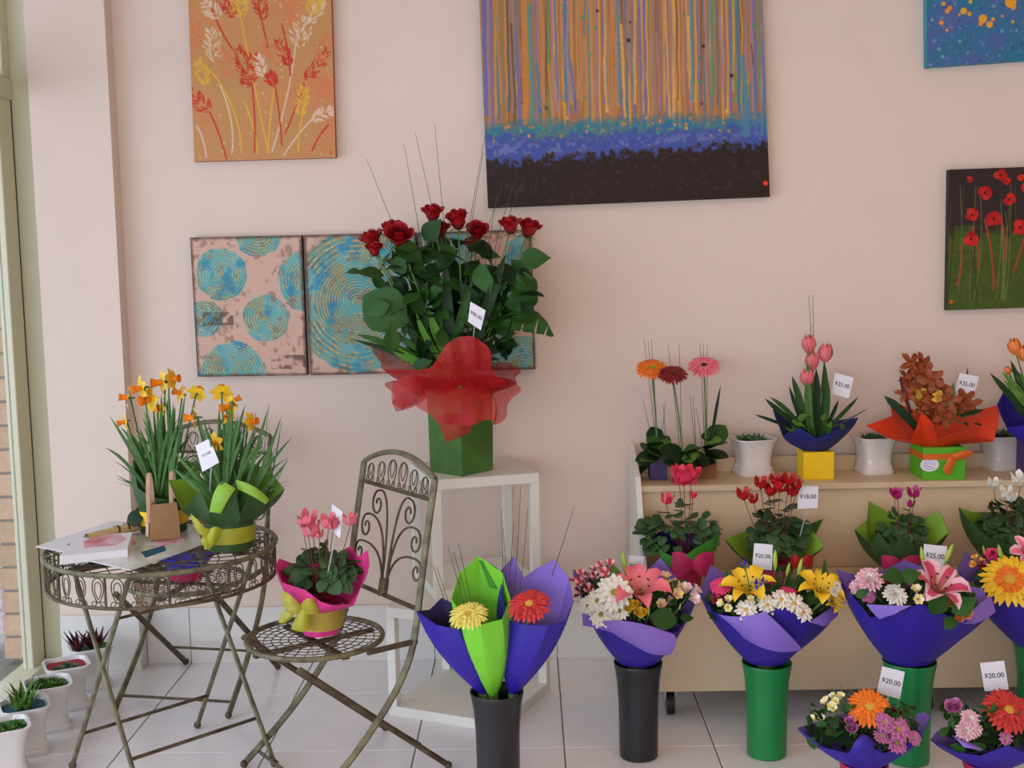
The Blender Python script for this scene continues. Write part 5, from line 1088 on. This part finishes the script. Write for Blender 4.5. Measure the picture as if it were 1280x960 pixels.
# orchids in the green box
Yo = 4.46
t = thing('orchid_arrangement', 'rust orchids with orange paper in a bright green box on the top shelf', 'flower arrangement', Vector((UY(1171, 597, Yo).x, Yo, ZU)), 'arrangements on the top shelf'); o_, b_, a_, h_ = boxpot(t, 1171, 597, 52, 41, Yo, 'greenpot')
yf = b_.y-a_-.001; mb = MB(); c_ = UY(1162, 581, yf); n = 24
mb.prism([c_+Vector((.034*math.cos(2*math.pi*i/n), 0, .025*math.sin(2*math.pi*i/n))) for i in range(n)], [c_+Vector((.034*math.cos(2*math.pi*i/n), -.0008, .025*math.sin(2*math.pi*i/n))) for i in range(n)]); mb.build('oval_sticker', 'card', t, smooth=False, label='white oval sticker')
mb = MB()
for rr_ in (.008, .016): mb.tube([c_+Vector((rr_*1.3*math.cos(k*.5), -.0012, rr_*math.sin(k*.5))) for k in range(12)], .0009, 4)
mb.build('sticker_print', 'lilac', t)
for z0_, z1_ in ((h_*.62, h_*.8),): mb = MB(); mb.box((b_.x-a_-.002, b_.y-a_-.002, ZU+z0_), (b_.x+a_+.002, b_.y+a_+.002, ZU+z1_)); mb.build('ribbon', 'oranet', t, smooth=False)
patch(t, 'ribbon_tail', Yo, [[(1190, 568, -.09), (1205, 562, -.11), (1215, 563, -.09)], [(1192, 572, -.1), (1205, 568, -.12), (1217, 568, -.09)], [(1193, 576, -.09), (1203, 573, -.1), (1214, 569, -.09)]], ['oranet']); patch(t, 'ribbon_tail', Yo, [[(1186, 572, -.085), (1190, 570, -.09), (1196, 573, -.085)], [(1180, 582, -.09), (1186, 583, -.1), (1192, 584, -.09)], [(1179, 588, -.085), (1182, 592, -.09), (1186, 595, -.085)]], ['oranet'])
cone_wrap(t, 'paper_wrap', Yo, (1168, 556), .06, [(1082, 532, -.01), (1110, 548, -.05), (1140, 552, -.09), (1152, 515, -.12), (1165, 528, -.12), (1172, 550, -.13), (1200, 540, -.13), (1242, 552, -.06), (1248, 530, -.03), (1250, 506, .02), (1215, 515, .08), (1160, 520, .1), (1112, 500, .08), (1115, 520, .04)], ['orangep', 'orangep'], sub=4, rows=7, bulge=.1)
bs = UY(1168, 548, Yo); Rr = random.Random(5)
for x, y, s_ in ((1138, 455, 12), (1150, 455, 12), (1133, 472, 9), (1158, 468, 12), (1166, 475, 12), (1147, 490, 17), (1160, 484, 15), (1132, 492, 10), (1171, 500, 18), (1163, 502, 14), (1172, 484, 10), (1185, 500, 13), (1180, 520, 13), (1205, 500, 12), (1211, 508, 13), (1195, 505, 12), (1165, 520, 13), (1150, 510, 12), (1176, 492, 10), (1144, 465, 12)):
    flower(t, orchid('orch', 'cyel' if (x, y) in ((1147, 490), (1171, 500)) else 'orch'), 'orchid_bloom', x, y, Yo-.05+Rr.uniform(-.03, .03), s_*1.4, (Rr.uniform(-.5, .5), -1, Rr.uniform(-.1, .5)), Rr.uniform(0, 6), bs if s_ > 13 else None)
for a, b, c_, wd, mt in (((1150, 540), (1125, 510), (1105, 495), .016, 'leafd'), ((1140, 520), (1128, 490), (1125, 468), .007, 'succp'), ((1185, 530), (1188, 500), (1192, 478), .012, 'leafl'), ((1205, 520), (1210, 480), (1209, 458), .004, 'succp'), ((1200, 520), (1215, 515), (1230, 512), .008, 'leafd')): blade(t, UY(*a, Yo+(.06 if a[0] == 1205 else -.07)), UY(*b, Yo+(.05 if a[0] == 1205 else -.09)), UY(*c_, Yo+(.03 if a[0] == 1205 else -.06)), wd, mt)
filler(t, Yo-.04, 1160, 1225, 508, 530, 16, 10, 12, ('rose',), ('leafl', 'leafd'), .04)
price_card(t, Yo-.03, [(1200, 466), (1224, 471), (1217, 495), (1193, 491)], '$35.00', (1200, 520, Yo))
# orange tulips, right edge
Yq = 4.42
t = thing('tulip_arrangement', 'orange tulips in violet paper cut off by the right picture edge', 'flower arrangement', Vector((UY(1300, 600, Yq).x, Yq, ZU)), 'arrangements on the top shelf'); boxpot(t, 1300, 603, 44, 50, Yq, 'purplepot')
cone_wrap(t, 'paper_wrap', Yq, (1300, 556), .055, [(1246, 506, 0), (1258, 535, -.06), (1290, 530, -.1), (1330, 535, -.06), (1350, 505, 0), (1310, 495, .07), (1255, 488, .06)], ['violet', 'violet'], sub=4, rows=7, bulge=.2); bs = UY(1300, 545, Yq)
for x, y in ((1268, 433), (1279, 441), (1260, 463), (1305, 430), (1290, 450), (1318, 448)): flower(t, tulip('tulo'), 'tulip', x, y, Yq-.03, 17 if x != 1260 else 9, ((x-1295)*.01, -.2, 1), x, bs, sr=.003)
for a, b, c_, wd, mt in (((1290, 530), (1265, 495), (1237, 466), .012, 'leafd'), ((1290, 530), (1275, 480), (1263, 450), .011, 'leafd'), ((1295, 520), (1270, 480), (1252, 465), .010, 'leafl'), ((1300, 520), (1285, 475), (1262, 460), .012, 'leafl'), ((1295, 520), (1275, 495), (1255, 475), .012, 'leafl'), ((1300, 530), (1320, 480), (1335, 450), .012, 'leaf'), ((1290, 530), (1275, 510), (1262, 495), .014, 'leafd')): blade(t, UY(*a, Yq-.04), UY(*b, Yq-.07), UY(*c_, Yq-.05), wd, mt)
# ------------------------------------------------------------------ pink cyclamen on the chair seat
sc_ = UZ(402, 790, .452); Yk = sc_.y
t = cyc('pink cyclamen in hot pink paper with a yellow green bow on the chair seat', 402, Yk, 58, 800, 752, ['pinkp', 'pinkp'], [(344, 708, -.01), (352, 728, -.06), (382, 738, -.09), (400, 752, -.11), (415, 757, -.11), (443, 756, -.08), (462, 706, -.02), (460, 688, .02), (447, 696, .04), (439, 682, .06), (405, 700, .09), (365, 704, .06), (349, 698, .02)],
    [(378, 652, 10), (384, 648, 15), (391, 662, 16), (410, 652, 14), (416, 655, 12), (438, 650, 12), (399, 668, 8)], 'pink', (358, 452, 686, 735), None, 11, z0=.452, nleaf=80, lsize=17, grp='pot wrapped in bright paper', pot='pinkp')
price_card(t, Yk-.03, [(415, 630, .02), (428, 640), (425, 673), (413, 662, .02)], '$19.00', (410, 715, Yk-.03), tsize=.3)
r_ = 29*mpp(Yk)+.003; zb = UY(402, 782, Yk).z; zt = UY(402, 758, Yk).z; mb = MB(); mb.lathe([(r_*.93, zb), (r_*.99, (zb+zt)/2), (r_*1.02, zt)], (sc_.x, Yk, 0), 24); mb.build('ribbon_band', 'yelnet', t)
for ct in ([[(378, 760, -.1), (365, 742, -.13), (352, 738, -.1)], [(376, 764, -.11), (360, 760, -.15), (350, 750, -.1)], [(376, 768, -.1), (366, 770, -.12), (358, 765, -.1)]],
           [[(376, 756, -.1), (385, 742, -.14), (394, 752, -.1)], [(378, 762, -.11), (390, 755, -.15), (400, 762, -.1)], [(378, 766, -.1), (388, 768, -.12), (398, 768, -.1)]],
           [[(370, 762, -.1), (362, 768, -.13), (352, 762, -.1)], [(368, 768, -.11), (360, 776, -.14), (349, 774, -.1)], [(366, 772, -.1), (356, 782, -.12), (348, 778, -.1)]],
           [[(374, 762, -.1), (380, 762, -.12), (386, 764, -.1)], [(368, 776, -.11), (378, 780, -.14), (388, 778, -.1)], [(364, 786, -.1), (376, 792, -.12), (386, 788, -.1)]]): patch(t, 'ribbon_bow', Yk, ct, ['yelnet'])
# pot on the back chair
c_ = Vector((-1.245, 4.27, .452)); t = thing('wrapped_pot_plant', 'small pot in blue and magenta paper on the chair behind the table', 'plant', c_, 'pot wrapped in bright paper')
mb = MB(); mb.lathe([(.001, .453), (.055, .452), (.062, .46), (.07, .53), (.001, .525)], (c_.x, c_.y, 0), 24); mb.build('pot', 'magp', t)
mb = MB(); mb.sheet([[c_+Vector(((.066+.06*v)*math.cos(2*math.pi*j/28)*(1+.1*v*math.sin(j*2.2)), (.066+.06*v)*math.sin(2*math.pi*j/28)*(1+.1*v*math.sin(j*2.2)), .04+.09*v+.012*v*math.cos(j*1.8))) for j in range(28)] for v in (0, .35, .7, 1)], 0, 1, .0012, True); mb.build('paper_wrap', ['blueiris', 'magp'], t)
for k in range(14): a = k*2.4; put_leaf('round', 'cyc', t, c_+Vector((.03*math.cos(a), .03*math.sin(a), .1)), (math.cos(a), math.sin(a), .3), .06, .2)
# ------------------------------------------------------------------ daffodils
def daffs(label, cx, ybase, ytop, Y, potr, fl_, rim, mats, seed, nblade, xr, yr, ribbon, z0):
    b = Vector((UY(cx, ybase, Y).x, Y, z0)); t = thing('potted_daffodils', label, 'plant', b, 'potted daffodils on the iron table'); zt = UY(cx, ytop, Y).z
    mb = MB(); mb.lathe([(0.001, z0+.001), (potr*.94, z0), (potr*.97, z0+.004), (potr, zt), (potr*.9, zt), (0.001, zt-.01)], (b.x, b.y, 0), 28); mb.build('pot', mats[0], t)
    if rim: cone_wrap(t, 'paper_wrap', Y, (cx, ytop), potr*1.02, rim, mats, sub=4, rows=8, bulge=.22)
    Rr = random.Random(seed)
    for k in range(nblade):
        x1 = Rr.uniform(*xr); q = abs(x1-(xr[0]+xr[1])/2)/((xr[1]-xr[0])/2); y1 = yr[0]+(yr[1]-yr[0])*(q**1.6)*.85+Rr.uniform(0, 34); x0 = cx+Rr.uniform(-14, 14); dy = Rr.uniform(-.08, .08)
        blade(t, UY(x0, ytop-2, Y+dy*.3), UY(x0+(x1-x0)*Rr.uniform(.1, .35), ytop+(y1-ytop)*.6, Y+dy*.6), UY(x1, y1, Y+dy), Rr.uniform(.0042, .0078), 'blade', side=(1, Rr.uniform(-.6, .6), 0))
    for x, y, r_, ax in fl_: flower(t, daffodil('yel', 'trump', 0), 'daffodil_bloom', x, y, Y-.03+Rr.uniform(-.03, .03), r_*1.15, ax, Rr.uniform(0, 1), UY(cx+(x-cx)*.2, ytop, Y), 'blade', .0028)
    return t, b, zt
zt0 = TH+.008
fb = UZ(288, 684, zt0); Yd = fb.y
t, b, zt = daffs('yellow daffodils in dark green paper with a gauzy ribbon, front of the table', 288, 684, 650, Yd, 31*mpp(Yd),
    [(277, 491, 13, (-.2, .7, .5)), (288, 508, 15, (-.8, -.55, -.15)), (243, 522, 15, (-1, -.15, .0)), (269, 553, 13, (-.5, -.8, -.2)), (313, 527, 12, (.8, -.3, .1)), (284, 523, 7, (0, -.8, .6)), (292, 501, 11, (.6, .3, .3))],
    [(210, 600, 0), (228, 640, -.06), (250, 612, -.09), (262, 640, -.11), (276, 602, -.12), (294, 612, -.12), (300, 645, -.12), (312, 618, -.11), (336, 628, -.07), (356, 612, 0), (338, 589, .06), (318, 580, .07), (290, 600, .09), (245, 598, .07)], ['dgreenp', 'limep'], 21, 52, (212, 366), (495, 600), None, zt0)
for a, b2, c_ in (((300, 640), (330, 590), (352, 520)), ((302, 642), (325, 600), (345, 560)), ((300, 640), (335, 610), (360, 575)), ((298, 640), (320, 570), (335, 510)), ((280, 640), (240, 590), (214, 560)), ((276, 640), (235, 600), (216, 585)), ((284, 640), (262, 570), (248, 520)), ((295, 640), (318, 600), (366, 545))): blade(t, UY(*a, Yd-.03), UY(*b2, Yd-.06), UY(*c_, Yd-.05), .0055, 'blade')
strands(t, Yd, [((336, 505), (322, 640)), ((352, 528), (330, 640)), ((350, 545), (330, 640)), ((360, 572), (325, 645)), ((320, 515), (308, 640))])
r_ = 31*mpp(Yd)+.003; mb = MB(); z_a, z_b = UY(288, 674, Yd).z, UY(288, 654, Yd).z; mb.lathe([(r_, z_a), (r_*1.03, (z_a+z_b)/2), (r_*1.05, z_b)], (b.x, b.y, 0), 28); mb.build('ribbon_band', 'yelnet', t)
for ct in ([[(262, 665, -.09), (250, 652, -.12), (238, 642, -.09)], [(260, 668, -.1), (246, 664, -.14), (240, 655, -.09)], [(258, 670, -.09), (252, 672, -.1), (246, 664, -.09)]], [[(262, 662, -.09), (270, 655, -.12), (278, 662, -.08)], [(258, 672, -.1), (266, 672, -.13), (272, 674, -.09)], [(255, 686, -.09), (262, 688, -.1), (268, 680, -.09)]],
           [[(255, 668, -.09), (250, 674, -.11), (252, 680, -.09)], [(260, 672, -.1), (256, 682, -.13), (257, 686, -.1)], [(266, 672, -.09), (264, 682, -.1), (262, 688, -.09)]]): patch(t, 'ribbon_bow', Yd, ct, ['yelnet'])
patch(t, 'paper_curl', Yd, [[(262, 640, -.11), (266, 612, -.13), (277, 602, -.11)], [(270, 640, -.13), (276, 620, -.16), (288, 606, -.13)], [(276, 642, -.12), (284, 625, -.15), (294, 611, -.12)]], ['limep', 'limep'])
patch(t, 'paper_curl', Yd, [[(295, 600, -.09), (318, 604, -.13), (336, 624, -.09)], [(296, 608, -.1), (318, 614, -.14), (334, 628, -.1)], [(298, 612, -.1), (314, 618, -.13), (332, 630, -.1)]], ['limep', 'limep'])
price_card(t, Yd-.06, [(244, 557), (262, 548), (274, 578), (253, 590)], '$15.00', (262, 620, Yd-.03), tsize=.2)
bb = UZ(205, 664, zt0); Yb = min(bb.y, 3.93)
t, b, zt = daffs('taller yellow daffodils in a lime green wrap at the back of the table', 205, 662, 632, Yb, 30*mpp(Yb),
    [(160, 497, 13, (-1, -.3, .1)), (177, 485, 15, (-.8, -.55, -.1)), (188, 499, 17, (-.7, -.7, -.1)), (203, 478, 16, (-.85, -.5, .0)), (214, 474, 13, (.9, -.2, .1)), (226, 492, 12, (-.6, -.4, .3)), (246, 492, 12, (.2, .8, .5)), (156, 527, 11, (-.9, -.5, -.2)), (200, 512, 8, (-.3, -.8, .2))],
    [(166, 575, 0), (172, 610, -.06), (190, 622, -.1), (215, 625, -.1), (240, 612, -.07), (250, 590, 0), (235, 575, .07), (205, 580, .09), (180, 572, .06)], ['dgreenp', 'limep'], 22, 64, (140, 262), (490, 590), None, zt0)
r_ = 30*mpp(Yb)+.003; mb = MB(); z_a, z_b = UY(205, 652, Yb).z, UY(205, 634, Yb).z; mb.lathe([(r_, z_a), (r_*1.04, (z_a+z_b)/2), (r_*1.06, z_b)], (b.x, b.y, 0), 28); mb.build('ribbon_band', 'yel', t)
for a, b2, c_ in (((195, 620), (165, 560), (137, 520)), ((190, 625), (160, 570), (132, 560)), ((192, 620), (170, 550), (150, 533)), ((215, 620), (222, 560), (232, 490)), ((212, 620), (214, 560), (212, 492))): blade(t, UY(*a, Yb-.03), UY(*b2, Yb-.05), UY(*c_, Yb-.03), .006, 'blade')
put_leaf('broad', 'leafd', t, UY(180, 640, Yb-.06), (-.8, -.3, -.5), 26*mpp(Yb), .2, up=(0, -.9, .3))
# ------------------------------------------------------------------ things on the table
zt0 = TH+.0085
def quadslab(name, label, cat, pts, z, th, mt, grp=None):
    P_ = [UZ(x, y, z) for x, y in pts]; c_ = sum(P_, Vector())/len(P_); t = thing(name, label, cat, (c_.x, c_.y, z-th), grp); flat_poly(t, 'sheet', P_, th, mt); return t, P_
t, P_ = quadslab('glossy_magazine', 'glossy magazine lying open under the paper bag', 'magazine', [(163, 712), (253, 680), (246, 656), (160, 664), (110, 700)], zt0+.004, .004, 'gloss')
for q in ([(176, 690), (205, 682), (208, 688), (182, 697)], [(195, 676), (232, 670), (230, 676), (200, 683)], [(150, 676), (168, 672), (170, 680), (152, 684)]): flat_poly(t, 'printed_picture', [UZ(x, y, zt0+.0045) for x, y in q], .0005, 'gravb' if q[0][0] == 176 else 'pinkpaper')
t, P_ = quadslab('newsletter', 'large white printed sheet overhanging the left edge of the table', 'paper', [(44, 683), (92, 692), (170, 668), (160, 653), (140, 651)], zt0+.0065, .002, 'paper')
for q in ([(100, 672), (112, 668), (116, 671), (104, 675)], [(114, 670), (124, 664), (126, 668), (117, 673)], [(84, 680), (98, 677), (97, 680), (86, 682)], [(125, 668), (140, 662), (138, 667)]): flat_poly(t, 'printed_leaf', [UZ(x, y, zt0+.0069) for x, y in q], .0004, 'dkgreenprint')
a = UZ(104, 677, zt0+.026); b = UZ(176, 658, zt0+.026); t = thing('rolled_magazine', 'rolled magazine with dark green striped print in front of the paper bag', 'magazine', ((a.x+b.x)/2, (a.y+b.y)/2, zt0+.007)); a.z = b.z = zt0+.026; a.y += .035; b.y += .02
mb = MB(); ax = (b-a).normalized(); sd = ax.cross(Vector((0, 0, 1))).normalized(); P_ = []
for k in range(30):
    th = k*.36; rr_ = .010+.0003*k; P_.append([p_+sd*rr_*math.cos(th)+Vector((0, 0, rr_*math.sin(th))) for p_ in (a, a.lerp(b, .5), b)])
mb.sheet(P_, 0, 0, .0006); mb.build('paper_roll', 'tan', t)
for q in (.48, .66, .84): 
    mb = MB(); pts = []; 
    for k in range(16): th = .1+k*.2; pts.append([a.lerp(b, q+dd+.03*math.sin(th))+sd*.0197*math.cos(th)+Vector((0, 0, .0197*math.sin(th))) for dd in (0, .035)])
    mb.grid(pts); mb.build('printed_band', 'dkgreenprint', t)
# notepad
t = thing('note_pad', 'thick white pad with a pink printed cover on the left of the table', 'notepad', UZ(122, 703, zt0)); P0 = [UZ(75, 706, zt0), UZ(160, 697, zt0), UZ(166, 676, zt0+.0), UZ(96, 683, zt0)]; upv = Vector((0, 0, .026))
mb = MB(); mb.prism(P0, [p_+upv for p_ in P0]); mb.build('page_block', 'paper', t, smooth=False)
P1 = [p_+upv+Vector((0, 0, .001)) for p_ in P0]; c_ = sum(P1, Vector())/4
mb = MB(); mb.prism(P1, [p_+Vector((0, 0, .001)) for p_ in P1]); mb.build('cover', 'card', t, smooth=False)
q_ = [P1[0].lerp(P1[1], u).lerp(P1[3].lerp(P1[2], u), v) for u, v in ((.3, .3), (.8, .25), (.95, .6), (.8, .9), (.4, .95), (.2, .7))]; flat_poly(t, 'cover_picture', [p_+Vector((0, 0, .0014)) for p_ in q_], .0004, 'pinkpaper')
# paper bag
Bc = UZ(205, 672, zt0+.0055); rz = math.radians(24); t = thing('paper_bag', 'small brown paper gift bag with two upright loop handles on the table', 'bag', Bc); mm = mpp(Bc.y)
e1 = Vector((math.cos(rz), math.sin(rz), 0)); e2 = Vector((-math.sin(rz), math.cos(rz), 0)); hw, hd, hh = 19*mm, 13*mm, 46*mm; z0 = Bc.z+.001
def bc(u, v, z, k=1): return Vector((Bc.x, Bc.y, 0))+e1*u*k+e2*v*k+Vector((0, 0, z0+z))
mb = MB(); ring = lambda k, z, pinch: [bc(-hw*k, -hd*k, z), bc(hw*k, -hd*k, z), bc(hw*k, hd*k, z), bc(-hw*k, hd*k, z)]
rows = [ring(1, 0, 0), ring(.97, hh*.4, 0), ring(.88, hh, 0)]; mb.sheet([[r2[0], r2[0].lerp(r2[1], .5), r2[1], r2[1].lerp(r2[2], .5)+(-e1*hw*.22 if i == 2 else Vector()), r2[2], r2[2].lerp(r2[3], .5), r2[3], r2[3].lerp(r2[0], .5)+(e1*hw*.22 if i == 2 else Vector())] for i, r2 in enumerate(rows)], 0, 0, .001, True); mb.add(ring(1, 0, 0), [(3, 2, 1, 0)]); mb.build('bag_body', 'kraft', t, smooth=False)
for u0 in (-.86, .62):
    pts = []; L_ = 62*mm
    for k in range(17):
        th = math.pi*k/16; pts.append(bc(u0*hw-hw*.22*math.cos(th)+hw*.1, -hd*.95*math.cos(th)*.95, hh*.5+(L_*1.0)*min(1, math.sin(th)**.7)))
    q2 = MB(); q2.sheet([[p_-e1*.006, p_+e1*.006] for p_ in pts], 0, 0, .002); q2.build('handle', 'kraftl', t)
mb = MB(); mb.sheet([[bc(-hw*.96, -hd*.95, hh*.1)-e1*.004, bc(-hw*.96, 0, hh*.1)-e1*.010, bc(-hw*.96, hd*.95, hh*.1)-e1*.004], [bc(-hw*.92, -hd*.9, hh*.6)-e1*.003, bc(-hw*.92, 0, hh*.6)+e1*.004, bc(-hw*.92, hd*.9, hh*.6)-e1*.003]], 0, 0, .001); mb.build('side_fold', 'kraftl', t)
for o in bpy.data.objects:
    for k in ('_o', 'rel'):
        if k in o: del o[k]
